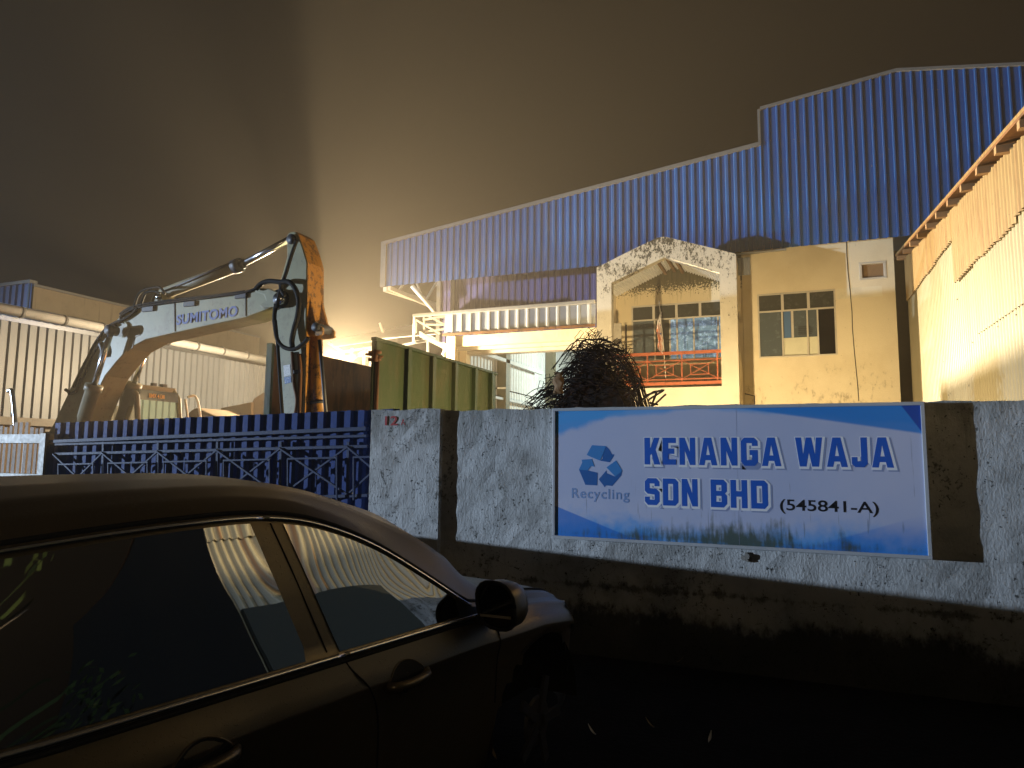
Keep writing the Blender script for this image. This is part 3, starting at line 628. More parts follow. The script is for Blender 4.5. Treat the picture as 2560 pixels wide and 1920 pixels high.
po.ext([P3(q) for q in [(ixr, 0), (gx1, 0), (gx1, pr.z-.03), (ixr, ir.z)]], (0, .22, 0))
po.ext([P3(q) for q in [(ixl, 0), (ixr, 0), (ixr, sill), (ixl, sill)]], (0, .2, 0))
po.build('portico_front', m_mould, fa)
ps = M(); ps.box((gx0, YG+.221, 0), (gx0+.16, YO-.001, pl.z-.1)); ps.box((gx1-.16, YG+.221, 0), (gx1, YO-.001, 3.95))
ps.box((gx1-.16, YG+.221, 5.15), (gx1, YO-.001, pr.z-.1))
ps.ext([(gx1, YG+.221, 3.95), (gx1, YO, 3.95), (gx1, YG+.5, 4.35)], (-.16, 0, 0)); ps.build('portico_side', m_cream, fa)
M().box((gx0+.17, YG+.23, sill-.25), (gx1-.17, YO, sill-.13)).build('balcony_floor', m_concrete, fa)
# balcony roof: corrugated slopes and rafters
br = M()
for sg_ in (-1, 1):
    xe = ixl-.25 if sg_ < 0 else ixr+.25; ze = il.z-.05 if sg_ < 0 else ir.z-.02; n = 46; vs = []
    for i in range(n+1):
        t = i/n; X = ik.x+(xe-ik.x)*t; Z = ik.z+.1+(ze-ik.z-.1)*t+.018*cos(i*pi); vs += [(X, YG+.1, Z), (X, YO+.05, Z)]
    br.add(vs, [[2*i, 2*i+2, 2*i+3, 2*i+1] for i in range(n)])
br.build('balcony_roof_sheet', m_white, fa)
rf_ = M()
for dx, dz in ((-.22, -.05), (.0, .0), (.2, -.06)): rf_.bar((ik.x+dx+.03, YG+.2, ik.z+.02+dz), (ik.x+dx+.03, YO, ik.z+.02+dz), .06, .08)
rf_.build('rafter', m_wood, fa)
# balcony railing
ry = YG+.06; rl = M(); tz = 4.19; bz = 3.49; bz2 = PY(1800, 945, ry).z; tz2 = PY(1790, 897, ry).z
rx0, rx1 = ixl+.0, PY(1803, 880, ry).x
rl.box((rx0, ry-.03, tz-.035), (rx1, ry+.03, tz+.035)); rl.box((rx0, ry-.03, bz-.035), (rx1, ry+.03, bz+.035))
rl.bar((rx0, ry, tz2), (rx1, ry, tz2), .025); rl.bar((rx0, ry, bz2), (rx1, ry, bz2), .025)
vx_ = [PY(q, 930, ry).x for q in (1545, 1619, 1705, 1794)]
for q in vx_: rl.bar((q, ry, bz), (q, ry, tz), .03, .03)
for i in range(3):
    a, b = vx_[i], vx_[i+1]; w = b-a; zc = (tz2+bz2)/2; hh = (tz2-bz2)
    rl.bar((a, ry-.004, bz2), (b, ry-.004, tz2), .015); rl.bar((a, ry+.004, tz2), (b, ry+.004, bz2), .015)
    for q in (-1, 1): rl.bar((a+w*.25, ry, zc+q*hh*.27), (b-w*.25, ry, zc+q*hh*.27), .018); rl.bar((a+w*.5+q*w*.25, ry+.002, zc-hh*.27), (a+w*.5+q*w*.25, ry+.002, zc+hh*.27), .018)
rl.build('balcony_railing', m_rail, fa)
# column of the window wall on the balcony left and door panel
box((PY(1537, 800, 16.6).x, 16.5, 3.3), (PY(1555, 800, 16.6).x, 16.55, 5.1)).build('door_leaf', m_frame, fa)
box((PY(1563, 800, 17).x, 17.0, 3.3), (PY(1566, 800, 17).x, 17.05, 5.15)).build('door_gap', m_void, fa)

# flag on a pole leaning on the balcony rail
fg = thing('flag', PY(1665, 955, 15.95), 'furled striped flag on a thin pale pole at the balcony rail', 'flag')
M().tube([PY(1665, 958, 15.95), PY(1660, 880, 15.9), PY(1648, 752, 15.85)], [.013, .012, .008], 7).build('flag_pole', m_frame, fg, True)
m_flag = Mat('flag_cloth', (.62, .58, .55), .8); xz = m_flag.xyz(); m_flag.mix(xz[2].ss(4.95, 4.75), (.38, .12, .05)); m_flag.mix((m_flag.noise(14, 2, 2, .3)).ss(.5, .55)*.8, (.62, .6, .55)); m_flag.mix(m_flag.noise(9, off=5).ss(.6, .63), (.06, .06, .2))
fl_ = M(); pts = [(1650, 780), (1646, 800), (1645, 830), (1650, 850), (1649, 872), (1655, 885)]; vs = []
for i, q in enumerate(pts):
    wv = [.03, .10, .11, .12, .10, .01][i]
    for j in range(7): p = PY(q[0]+3, q[1], 15.86); vs.append(p+Vector((wv*(j/6-.6), .05*sin(j*1.9+i), 0)))
fl_.add(vs, [[i*7+j, i*7+j+1, (i+1)*7+j+1, (i+1)*7+j] for i in range(5) for j in range(6)]); fl_.build('flag_cloth', m_flag, fg, True, solid=.004)

# ================================================================== RIGHT SHED
sh = thing('rusty_shed', (3.2, 12, 0), 'tall rusty yellow lit corrugated shed on the right edge', 'shed')
def sx(y): return 2.5
zt_far = PX(2268, 645, 2.5).z; zt_near = PX(2560, 352, 2.5).z; ya, yb_ = PX(2268, 645, 2.5).y, PX(2560, 352, 2.5).y
ztop_s = lambda y: zt_far+(zt_near-zt_far)*(y-ya)/(yb_-ya)
YN = 4.4; L = 17.04-YN
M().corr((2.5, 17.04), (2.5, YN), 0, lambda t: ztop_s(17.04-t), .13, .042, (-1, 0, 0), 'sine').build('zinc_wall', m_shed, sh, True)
ov = M(); ov.corr((2.46, 12.6), (2.46, YN), 4.0, lambda t: ztop_s(12.6-t)-.02, .075, .018, (-1, 0, 0), 'sine', lean=0)
# upper overlapping sheets: two ragged rows
ov = M()
y_ = 16.9
while y_ > YN+.1:
    w = .13*6; y2 = max(YN, y_-w); zlow = (PX(2336, 677, 2.45).z+.12 if y_ > 12.7 else 4.50)+random.uniform(-.05, .03)
    zlow = max(zlow, 0); off = .035 if y_ < 12.7 else .02
    ov.corr((2.47-off, y_), (2.47-off, y2), zlow, (lambda yy: (lambda t: ztop_s(yy-t)-.03))(y_), .13, .042, (-1, 0, 0), 'sine'); y_ = y2
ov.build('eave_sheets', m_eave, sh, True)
lp = M(); y_ = 11.3
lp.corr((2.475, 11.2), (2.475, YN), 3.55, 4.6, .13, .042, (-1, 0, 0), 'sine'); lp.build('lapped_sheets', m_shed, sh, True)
M().box((2.38, 4.4, 0), (2.44, 6.2, 2.5)).build('reflection_blocker', Mat('reflection_blocker_black', (.02, .022, .016), .9), sh)  # added dark slab, keeps the lower part of the car window reflection black
rf2 = M(); rf2.add([(2.28, 17.2, ztop_s(17.2)+.06), (2.28, YN, ztop_s(YN)+.06), (9, YN, ztop_s(YN)+.9), (9, 17.2, ztop_s(17.2)+.9)], [(0, 1, 2, 3)]); rf2.build('shed_roof', m_rust, sh, solid=.03)
for k in range(16):
    yy = 16.8-k*.86; box((2.27, yy, ztop_s(yy)-.06), (2.47, yy+.09, ztop_s(yy)+.03)).build('rafter_end', m_wood, sh)
M().bar((2.30, 17.2, ztop_s(17.2)+.10), (2.30, YN, ztop_s(YN)+.10), .03, .05).build('verge_batten', m_eave, sh)
sc = M()
for k in range(34):
    yy = random.uniform(8, 15); zz = random.choice((2.9, 3.5, 4.3))+random.uniform(-.02, .02); sc.tube([(2.49, yy, zz), (2.465, yy, zz)], .008, 5)
sc.build('screw_heads', m_darkmetal, sh)
M().add([(2.5, YN, 0), (9, YN, 0), (9, YN, ztop_s(YN)+.9), (2.5, YN, ztop_s(YN))], [(0, 1, 2, 3)]).build('end_wall', Mat('darkened_end_sheet', (.010, .010, .009), .9), sh)  # coloured near black so the car windows mirror it dark

# ================================================================== GREEN BIN
XB = PY(935, 842, 9.8).x; zB = PY(935, 842, 9.8).z; YB0 = 9.8; YB1 = PX(1240, 931, XB).y
bn = thing('scrap_bin', (XB-1.1, 12, 0), 'open green roll-off scrap bin with ribbed side standing behind the wall', 'skip')
M().box((XB-.04, YB0, 1.3), (XB, YB1, zB-.06)).build('side_wall', m_green, bn)
rb_ = M(); rb_.box((XB-.06, YB0, zB-.058), (XB+.05, YB1+.02, zB)); rb_.build('top_rail', m_green, bn, bevel=.01)
ribs = [PX(q, 950, XB).y for q in (1016, 1078, 1134, 1184, 1226)]
for yy in ribs: box((XB+.001, yy-.09, 1.3), (XB+.09, yy+.03, zB-.06)).build('side_rib', m_green, bn, bevel=.01)
box((XB+.001, YB0+.02, 1.3), (XB+.05, YB0+.12, zB-.06)).build('corner_post', m_green, bn, bevel=.01)
XB2 = PY(674, 870, 9.8).x
M().box((XB2, YB0, 1.3), (XB2+.05, YB1, zB-.02)).build('far_wall', m_rust, bn)
box((XB2-.02, YB0-.06, 1.3), (XB2+.12, YB0-.001, zB+.0)).build('door_post', m_green, bn, bevel=.01)
M().box((XB2+.05, YB1-.05, 1.3), (XB-.045, YB1, zB-.25)).build('front_wall', m_rust, bn)
M().box((XB2+.06, YB0+.1, 1.3), (XB-.05, YB1-.06, 1.4)).build('bin_floor', m_rust, bn)
# opened rear door folded toward the camera with latch gear
hg = M(); hg.tube([(XB+.10, YB0-.02, 1.4), (XB+.10, YB0-.02, zB-.35)], .035, 8)
for zz in (zB-.42, zB-.30, zB-1.35, zB-1.45): hg.box((XB-.05, YB0-.08, zz), (XB+.16, YB0-.0, zz+.05))
hg.tube([(XB-.12, YB0-.05, zB-.30), (XB+.22, YB0-.05, zB-.36)], .02, 6); hg.tube([(XB+.1, YB0-.08, zB-.44), (XB+.1, YB0-.08, zB-.24)], .045, 8); hg.tube([(XB+.1, YB0-.08, zB-1.5), (XB+.12, YB0-.12, zB-1.3)], .05, 8)
hg.build('door_latch', m_rust, bn, True)
ch = M(); ch.box((XB2+.5, YB0+.3, .5), (XB-.5, YB1, 1.25)); ch.build('chassis', m_darkmetal, bn)
for yy in (YB0+.8, YB0+2.2, YB1-.8):
    for xx in (XB2+.45, XB-.25):
        w_ = M().tube([(xx-.15, yy, .5), (xx+.15, yy, .5)], .5, 20).build('wheel', m_black, bn, True)

# ================================================================== REBAR HEAP
rr = random.Random(11); hb = M(); hc = Vector((-2.6, 8.9, 2.0))
def hz(x):   # profile of the heap
    pts = [(-3.4, 2.35), (-3.15, 2.55), (-2.95, 2.72), (-2.75, 2.94), (-2.55, 3.24), (-2.42, 3.37), (-2.2, 3.28), (-2.0, 3.16), (-1.88, 2.86), (-1.75, 2.3)]
    for (a, b), (c, d) in zip(pts, pts[1:]):
        if a <= x <= c: return b+(d-b)*(x-a)/(c-a)
    return 2.2
for k in range(620):
    x0 = rr.gauss(-2.5, .42)
    x0 = max(-3.35, min(-1.8, x0)); zc = hz(x0); z0 = zc-abs(rr.gauss(0, .35))-.03
    a = rr.uniform(-.9, .9) if rr.random() < .8 else rr.uniform(-1.6, 1.6); Lb = rr.uniform(.2, .8); pts = []
    jit = .05 if rr.random() < .86 else rr.uniform(.08, .24)
    d = Vector((cos(a), rr.uniform(-.5, .5), sin(a)*.8)); p = Vector((x0, 8.9+rr.uniform(-.55, .5), z0))-d*Lb*.5
    bend = Vector((rr.uniform(-1.0, 1.0), rr.uniform(-.4, .4), rr.uniform(-1.3, .6)))
    for j in range(5):
        q = p+d*Lb*j/4+bend*.25*(j/4-.5)**2*2; q.z = min(q.z, hz(q.x)+jit); pts.append(q)
    hb.curve(pts, rr.choice((.0035, .0045, .005, .007)), 5, 3)
for k in range(40):   # small stirrup loops on the edge
    x0 = rr.uniform(-3.3, -1.8); p = Vector((x0, 8.8+rr.uniform(-.4, .3), hz(x0)+rr.uniform(-.1, .06))); a = rr.uniform(0, 3); e1 = Vector((cos(a), 0, sin(a)))*.13; e2 = Vector((-sin(a), .2, cos(a)))*.06
    hb.tube([p, p+e1, p+e1+e2, p+e2, p+e2*.1], .005, 5)
for pts in ([(1474, 870), (1500, 864), (1540, 890), (1570, 930), (1600, 950), (1590, 970), (1560, 990)], [(1400, 940), (1440, 905), (1490, 868), (1510, 862), (1560, 880)], [(1610, 990), (1660, 975), (1620, 1002), (1645, 1012)], [(1600, 1003), (1640, 978), (1630, 1015), (1665, 985)]):
    hb.curve([PY(x, y, 8.5) for x, y in pts], .013, 6, 5)
tag(hb.build('rebar_heap', m_rebar), 'tangled dark heap of scrap reinforcing bars rising over the signboard', 'scrap heap', kind='stuff')
rg = M(); rs = []
for i in range(7):
    for j in range(4): rs.append(PY(1384+j*8+3*sin(i*1.7+j), 930+i*9, 8.38)+Vector((0, .03*sin(i*2.1+j*1.3), 0)))
rg.add(rs, [[i*4+j, i*4+j+1, (i+1)*4+j+1, (i+1)*4+j] for i in range(6) for j in range(3)])
tag(rg.build('rag', m_wood, None, True, solid=.01), 'pale torn rag caught on the left slope of the bar heap', 'rag')
# mass of scrap inside the heap
cm = M(); n = 26; vs = []
for i in range(n+1):
    x = -3.4+1.6*i/n; zz = max(.3, hz(x)-.20-.16*rr.random()-max(0, x+2.4)*.5)
    vs += [(x, 8.45, 0), (x, 8.6, zz-.1*rr.random()), (x, 8.95, zz), (x, 9.4, zz-.1*rr.random()), (x, 9.6, 0)]
cm.add(vs, [[i*5+j, (i+1)*5+j, (i+1)*5+j+1, i*5+j+1] for i in range(n) for j in range(4)])
tag(cm.build('scrap_pile', m_rebar), 'dark compact scrap pile inside the reinforcing bar tangle', 'scrap heap')

# ================================================================== EXCAVATOR
EY = 8.77; EW = .50
ex = thing('excavator', (-13.4, 9.6, 0), 'large cream and orange excavator with raised arched boom behind the gate', 'excavator')
def E(x, y, dy=0): return PY(x, y, EY)+Vector((0, dy, 0))
def Ec(x, y, Y): return PY(x, y, Y)
boom_px = [(95, 1125), (135, 1058), (178, 966), (195, 930), (228, 868), (252, 833), (281, 809), (309, 784), (342, 769), (435, 752), (535, 737), (620, 725), (650, 720), (690, 730), (700, 745), (694, 760), (660, 776), (614, 793), (525, 812), (435, 832), (365, 848), (320, 872), (290, 905), (262, 940), (240, 985), (218, 1040), (190, 1125)]
bm_ = M(); bm_.ext([E(*p) for p in boom_px], (0, EW, 0)); boom = bm_.build('boom', m_cat, ex, bevel=.012)
# raised side plates, seams, tip casting
M().ext([E(*p, -.012) for p in ((436, 757), (437, 829), (438.5, 829), (437.5, 757))], (0, .01, 0)).build('weld_seam', m_black, boom)
M().ext([E(*p, -.012) for p in ((614, 733), (614, 790), (615.5, 790), (615.5, 733))], (0, .01, 0)).build('weld_seam', m_black, boom)
M().ext([E(*p, -.03) for p in ((640, 722), (672, 722), (700, 733), (703, 757), (690, 768), (660, 771), (652, 764), (668, 752), (664, 738), (640, 730))], (0, .03, 0)).build('tip_casting', m_cat, boom, bevel=.008)
M().tube([E(x, y, -.02) for x, y in ((316, 806), (322, 812), (324, 825), (318, 838), (308, 842))], .02, 6).build('reinforcing_rib', m_cat, boom, True)
M().ext([E(*p, -.008) for p in ((284, 818), (350, 821), (351, 838), (338, 843), (332, 870), (318, 880), (326, 845), (284, 840))], (0, .006, 0)).build('pin_shield', m_cab, boom)
txt0 = E(441, 812, -.008); txt1 = E(594, 789, -.008); d = (txt1-txt0); 
m_sum = Mat('faded_blue_decal', (.10, .14, .34), .6); m_sum.mix(m_sum.noise(20).ss(.55, .65)*.5, (.4, .42, .36))
text('boom_lettering', 'SUMITOMO', .24, m_sum, txt0, d.normalized(), Vector((0, -.0, 1)), boom, bold=.0075, depth=.0015, width=d.length, spacing=1.06)
# stick
stk_px = [(717, 590), (720, 584), (727, 580), (736, 579), (744, 587), (756, 620), (766.6, 656), (766, 740), (764, 831), (762, 950), (759, 1062), (706, 1062), (699, 960), (693, 861), (688, 790), (700, 705), (710, 670), (718, 641)]
SYk = EY+.10; SW = .40
sk = M(); sk.ext([PY(*p, SYk) for p in stk_px], (0, SW, 0)); stick = sk.build('stick', m_cat, ex, bevel=.01)
# orange face plate along the front edge of the stick
fp = M(); fpx = [(736, 578), (744.5, 586), (757, 620), (767.6, 656), (767, 740), (765, 831), (763, 950), (760, 1062)]
for a, b in zip(fpx, fpx[1:]):
    A = PY(*a, SYk); B = PY(*b, SYk); o_ = Vector((.012, 0, .004)); fp.add([A+o_, B+o_, B+o_+Vector((0, SW+.02, 0)), A+o_+Vector((0, SW+.02, 0))], [(0, 1, 2, 3)])
fp.build('front_plate', m_oran, stick)
bk = M()   # cylinder bracket flaring from the front of the stick
for dy in (.06, .36):
    bk.ext([PY(*p, SYk)+Vector((0, dy-.0, 0)) for p in ((766, 725), (772, 760), (782, 800), (800, 818), (800, 835), (790, 838), (766, 838))], (0, .05, 0))
bk.build('cylinder_bracket', m_oran, stick, bevel=.006)
M().tube([PY(726, 597, SYk-.04), PY(726, 597, SYk-.04)+Vector((0, SW+.1, 0))], .085, 16).build('top_pin', m_darkmetal, stick, True)
M().tube([PY(694, 746, EY-.06), PY(694, 746, EY-.06)+Vector((0, .12, 0))], 0.1, 18).build('pivot_cap', m_steel, boom, True)
M().tube([PY(694, 746, EY), PY(694, 746, EY)+Vector((0, .62, 0))], .15, 18).build('pivot_boss', m_black, boom, True)
M().tube([PY(787, 817, SYk-.0), PY(787, 817, SYk)+Vector((0, SW, 0))], .07, 14).build('bracket_pin', m_darkmetal, stick, True)
bc = M(); a = PY(785, 822, SYk+.2); b = PY(800, 1075, SYk+.2); bc.tube([a, a+(b-a)*.1], .06, 14); bc.tube([a+(b-a)*.08, b], .115, 16); bc.build('bucket_cylinder', m_oran, stick, True)
bc = M(); bc.tube([PY(799, 850, SYk+.02), PY(818, 1070, SYk+.02)], .03, 8); bc.tube([a+(b-a)*.72, a+(b-a)*.75], .135, 16); bc.build('cylinder_band', m_darkmetal, stick, True)
for pts, r in (([(730, 880), (733, 925), (735, 960), (742, 1000), (737, 1040), (733, 1065)], .025), ([(748, 885), (751, 930), (749, 1000), (748, 1062)], .035)): M().curve([PY(x, y, SYk-.03) for x, y in pts], r, 8).build('steel_pipe', m_rust, stick, True)
box(PY(733, 925, SYk-.06), PY(756, 934, SYk-.005)+Vector((0, .05, 0))).build('pipe_clamp', m_darkmetal, stick)
m_dec = Mat('warning_decal', (.62, .62, .60), .5); m_dec.mix(m_dec.noise(60, detail=2).ss(.55, .6)*.6, (.2, .2, .22)); m_dec2 = Mat('blue_decal', (.08, .14, .3), .5); m_dec2.mix(m_dec2.noise(50).ss(.52, .56)*.7, (.4, .45, .5))
M().ext([PY(*p, SYk-.006) for p in ((708, 914), (725, 911), (727, 938), (710, 942))], (0, .004, 0)).build('decal', m_dec, stick); M().ext([PY(*p, SYk-.006) for p in ((710, 943.5), (727, 940), (728, 956), (712, 960))], (0, .004, 0)).build('decal', m_dec2, stick)
# hoses
hs = [([(742, 600), (728, 640), (716, 680), (707, 705), (698, 735), (692, 770)], .03), ([(640, 722), (655, 708), (675, 703), (700, 705), (722, 705), (738, 722), (747, 752), (744, 790), (736, 820), (730, 850), (731, 868)], .042),
      ([(690, 760), (686, 790), (688, 820), (694, 850), (710, 868), (735, 873), (755, 862), (772, 845)], .034), ([(700, 705), (703, 725), (712, 740)], .03), ([(688, 800), (694, 860), (698, 920), (702, 980), (708, 1062)], .028)]
for pts, r in hs: M().curve([PY(x, y, EY-.08) for x, y in pts], r, 8).build('hydraulic_hose', m_hose, ex, True)
hs2 = [([(300, 792), (322, 778), (350, 768), (400, 759), (470, 750), (540, 741), (600, 733), (640, 722)], .022), ([(300, 785), (318, 772), (350, 762), (420, 751), (500, 742), (560, 735), (612, 728)], .018),
       ([(245, 850), (262, 825), (285, 808), (310, 798), (330, 785), (345, 770)], .028), ([(184, 968), (205, 925), (228, 875), (248, 842), (266, 825), (290, 812)], .022), ([(190, 980), (212, 935), (236, 880), (256, 850)], .018),
       ([(300, 808), (306, 785), (318, 774), (340, 770)], .026), ([(336, 766), (342, 745), (352, 730), (370, 722), (395, 718), (404, 722), (412, 735)], .022), ([(352, 764), (358, 745), (366, 732), (385, 728), (400, 733)], .02)]
for pts, r in hs2: M().curve([PY(x, y, EY-.035) for x, y in pts], r, 7).build('hydraulic_hose', m_hose, boom, True)
for q in ((368, 770), (472, 757), (600, 737)): box(PY(q[0]-14, q[1]-3, EY-.04), PY(q[0]+14, q[1]+7, EY-.04)+Vector((0, .16, 0))).build('hose_clamp', m_darkmetal, boom, bevel=.01)
M().curve([PY(x, y, EY-.02) for x, y in ((205, 945), (196, 966), (190, 978), (176, 984), (170, 978), (164, 974))], .03, 7).build('hook', m_darkmetal, boom, True)
M().curve([PY(x, y, EY-.04) for x, y in ((252, 858), (258, 876), (256, 892))], .05, 7).build('valve_block', m_darkmetal, boom, True)
# arm cylinder on top of the boom
cy = EY+.25
M().ext([PY(*p, EY+.1) for p in ((370, 768), (382, 738), (394, 728), (404, 734), (408, 764))], (0, .28, 0)).build('cylinder_lug', m_cat, boom, bevel=.01)
M().tube([PY(392, 741, EY+.05), PY(392, 741, EY+.05)+Vector((0, .4, 0))], .05, 12).build('lug_pin', m_steel, boom, True)
ac = M(); a = PY(398, 739, cy); b = PY(598, 663, cy); ac.tube([a, a+(b-a)*.05, a+(b-a)*.051, b], [.06, .07, .105, .105], 18); ac.build('arm_cylinder', m_cab, ex, True)
ac = M(); ac.tube([a+(b-a)*.94, b+(b-a)*.02], .125, 16); ac.tube([b+(b-a)*.02, b+(b-a)*.06], .085, 16); ac.tube([PY(408, 730, cy-.1), PY(500, 690, cy-.12), PY(585, 655, cy-.1)], .022, 7); ac.build('cylinder_gland', m_darkmetal, ex, True)
M().tube([b+(b-a)*.05, PY(724, 598, cy)], .055, 14).build('cylinder_rod', m_steel, ex, True)
# twin boom cylinders
for dy, pr, pm, pb in ((-.18, (279, 826), (236, 962), (196, 1090)), (EW+.22, (368, 868), (336, 958), (290, 1090))):
    Y = EY+dy; a = PY(*pr, Y); b = PY(*pm, Y); c = PY(*pb, Y)
    M().tube([a, b], .05, 12).build('cylinder_rod', m_steel, ex, True)
    M().tube([a-Vector((0, .08, 0)), a+Vector((0, .1, 0))], .09, 12).build('rod_eye', m_darkmetal, ex, True)
    q = M(); q.tube([b, b+(c-b)*.12, b+(c-b)*.121, c], [.15, .15, .12, .12], 14); q.build('boom_cylinder', m_cab, ex, True)
m_sidew = Mat('clear_side_pane', (.85, .75, .55), .2); m_sidew.b.inputs['Transmission Weight'].default_value = .9; m_sidew.b.inputs['IOR'].default_value = 1.02
# cab
CYa, CYb = 9.45, 10.42; XC = PY(340, 962, CYa).x+.12; zc = PY(340, 962, CYa).z
cb_ = M(); prof = [(XC-1.7, 1.2), (XC-.02, 1.2), (XC+.02, 2.2), (XC-.1, zc-.18), (XC-.25, zc-.02), (XC-.6, zc+.03), (XC-1.6, zc+.02), (XC-1.7, zc-.1)]
# frame built from pillars so the panes are real openings
def cpl(y0, y1):
    m = M(); R = [(XC-.02, 1.2), (XC+.02, 2.2), (XC-.08, zc-.20), (XC-.26, zc-.02)]
    for y in (y0, y1): m.tube([Vector((q[0], y, q[1])) for q in R], .055, 8)
    m.tube([Vector((XC-.85, y0, 1.2)), Vector((XC-.85, y0, zc-.05))], .045, 8)
    for y in (y0, y1): m.tube([Vector((XC-1.7, y, 1.2)), Vector((XC-1.7, y, zc-.05))], .05, 8)
    m.box((XC-1.72, y0-.04, zc-.1), (XC-.2, y1+.04, zc+.03)); m.box((XC-1.72, y0, .9), (XC, y1, 1.9)); return m
cab = cpl(CYa, CYb).build('cab', m_cab, ex, bevel=.015)
M().add([(XC+.015, CYa+.05, 2.0), (XC+.03, CYa+.05, 2.2), (XC-.03, CYa+.05, zc-.28), (XC-.03, CYb-.05, zc-.28), (XC+.03, CYb-.05, 2.2), (XC+.015, CYb-.05, 2.0)], [(0, 1, 4, 5), (1, 2, 3, 4)]).build('windscreen', m_cabglass, cab)
M().add([(XC-.028, CYa+.04, zc-.28), (XC-.06, CYa+.04, zc-.08), (XC-.06, CYb-.04, zc-.08), (XC-.028, CYb-.04, zc-.28)], [(0, 1, 2, 3)]).build('header_panel', m_gdark, cab)
box((XC-.80, CYa-.01, 2.0), (XC-.08, CYa, zc-.4)).build('side_window', m_sidew, cab)
p0 = PY(369, 984, CYa+.4); m_plate = Mat('amber_lettering', (.75, .42, .08), .5)
text('plate_lettering', 'BMX 4138', .11, m_plate, Vector((XC-.015, CYa+.22, zc-.225)), Vector((0, 1, 0)), Vector((-.1, 0, 1)), cab, bold=.003, depth=.001, width=.36)
hr = M(); hr.curve([Vector((XC+.05, CYb+.1, zc-.15)), Vector((XC+.1, CYb+.25, zc-.12)), Vector((XC+.15, CYb+.32, zc-.35)), Vector((XC+.2, CYb+.35, zc-.8)), Vector((XC+.2, CYb+.35, 1.4))], .025, 7); hr.curve([Vector((XC+.04, CYb+.06, zc-.2)), Vector((XC+.1, CYb+.1, zc-.7)), Vector((XC+.1, CYb+.1, 1.4))], .025, 7); hr.build('grab_rail', m_white, cab, True)
ms = M(); ms.box((XC-.4, CYb-.2, zc+.03), (XC-.3, CYb-.1, zc+.1)); ms.box((XC-.3, CYb-.5, zc+.03), (XC-.22, CYb-.42, zc+.09)); ms.build('work_lamp_housing', m_darkmetal, cab)
# house, counterweight, undercarriage (mostly hidden by the gate)
M().box((-16.2, 8.1, 1.1), (-12.2, 9.35, 2.15)).build('engine_house', m_cab, ex, bevel=.08)
M().box((-16.6, 8.1, 1.1), (-16.21, 10.7, 2.2)).build('counterweight', m_oran, ex, bevel=.1)
M().tube([(-13.6, 9.5, .8), (-13.6, 9.5, 1.1)], .8, 24).build('slew_ring', m_darkmetal, ex)
for yy in (8.0, 10.3):
    t = M(); t.ext([Vector((x, yy, z)) for x, z in ((-15.6, .4), (-15.3, .05), (-11.9, .05), (-11.6, .4), (-11.9, .85), (-15.3, .85))], (0, .6, 0)); t.build('crawler_track', m_darkmetal, ex, bevel=.05)

# ================================================================== THINGS BEHIND THE GATE
tp = thing('canvas_heap', (-12, 13, 0), 'low peaked tarpaulin covered mound right of the excavator cab', 'tarpaulin')
def P13(x, y, Y=13): return PY(x, y, Y)
t = M(); ps_ = [(430, 1060), (455, 1047), (478, 1024), (490, 1018), (520, 1032), (560, 1048), (600, 1070), (600, 1200), (430, 1200)]
t.ext([P13(*p) for p in ps_], (0, 1.2, 0)); t.build('tarpaulin', m_soil, tp, bevel=.05)
tk = thing('tipper_body', (-12, 14.5, 0), 'pale open tipper body loaded with scrap left of the green bin', 'truck')
t = M(); t.ext([PY(*p, 14.5) for p in ((551, 1020), (628, 1005), (628, 1200), (551, 1200))], (0, 2.2, 0)); t.build('tipper_side', m_cab, tk, bevel=.02)
t = M(); t.ext([PY(*p, 14.6) for p in ((622, 1022), (634, 995), (660, 979), (675, 985), (690, 1000), (690, 1200), (618, 1200))], (0, 1.5, 0)); t.build('scrap_load', m_soil, tk, bevel=.05)
M().curve([PY(x, y, 14.2) for x, y in ((557, 1032), (562, 1036), (568, 1050))], .02, 6).build('tie_hook', m_white, tk, True)

# ================================================================== BROKEN OPEN SHED at the far middle
os_ = thing('steel_frame_shed', (-14, 23, 0), 'glaring open steel framed lean-to roof beside the factory canopy', 'shed')
R = lambda x, y, Y: PY(x, y, Y)
t = M(); t.add([R(832, 868, 20), R(1100, 828, 20), R(1108, 797, 22.5), R(828, 852, 22.5)], [(0, 1, 2, 3)]); t.add([R(940, 848, 19.5), R(1128, 832, 19.5), R(1122, 815, 21), R(940, 835, 21)], [(0, 1, 2, 3)]); t.build('roof_sheet', m_white, os_, solid=.03)
t = M()
for a, b in (((822, 858), (858, 880)), ((858, 880), (935, 868)), ((858, 882), (860, 990)), ((860, 905), (935, 872)), ((910, 868), (910, 960)), ((835, 892), (935, 888)), ((850, 925), (905, 880)), ((880, 870), (880, 950)), ((830, 900), (940, 930)), ((850, 940), (940, 950)), ((1040, 855), (1070, 852)), ((1070, 850), (1070, 900)), ((1110, 862), (1112, 920)), ((1000, 865), (1070, 850)), ((1070, 838), (1124, 866)), ((1020, 875), (1124, 900)), ((915, 965), (935, 870)), ((935, 868), (1000, 865)), ((1000, 865), (1020, 875)), ((1070, 852), (1070, 838))):
    t.bar(R(*a, 20.4), R(*b, 20.4), .08, .08)
t.build('steel_frame', m_white, os_)
t = M(); t.ext([R(*p, 21) for p in ((946, 808), (950, 806), (962, 838), (957, 840))], (0, .06, 0)); t.build('loose_batten', m_frame, os_)
t = M()
for a, b in (((1040, 800), (1040, 832)), ((1060, 790), (1062, 850)), ((1040, 800), (1100, 835)), ((1050, 830), (1120, 868)), ((1058, 800), (1116, 790)), ((1065, 812), (1118, 812)), ((1070, 790), (1118, 815)), ((1062, 830), (1118, 822))): t.bar(R(*a, 16.9), R(*b, 16.9), .05, .05)
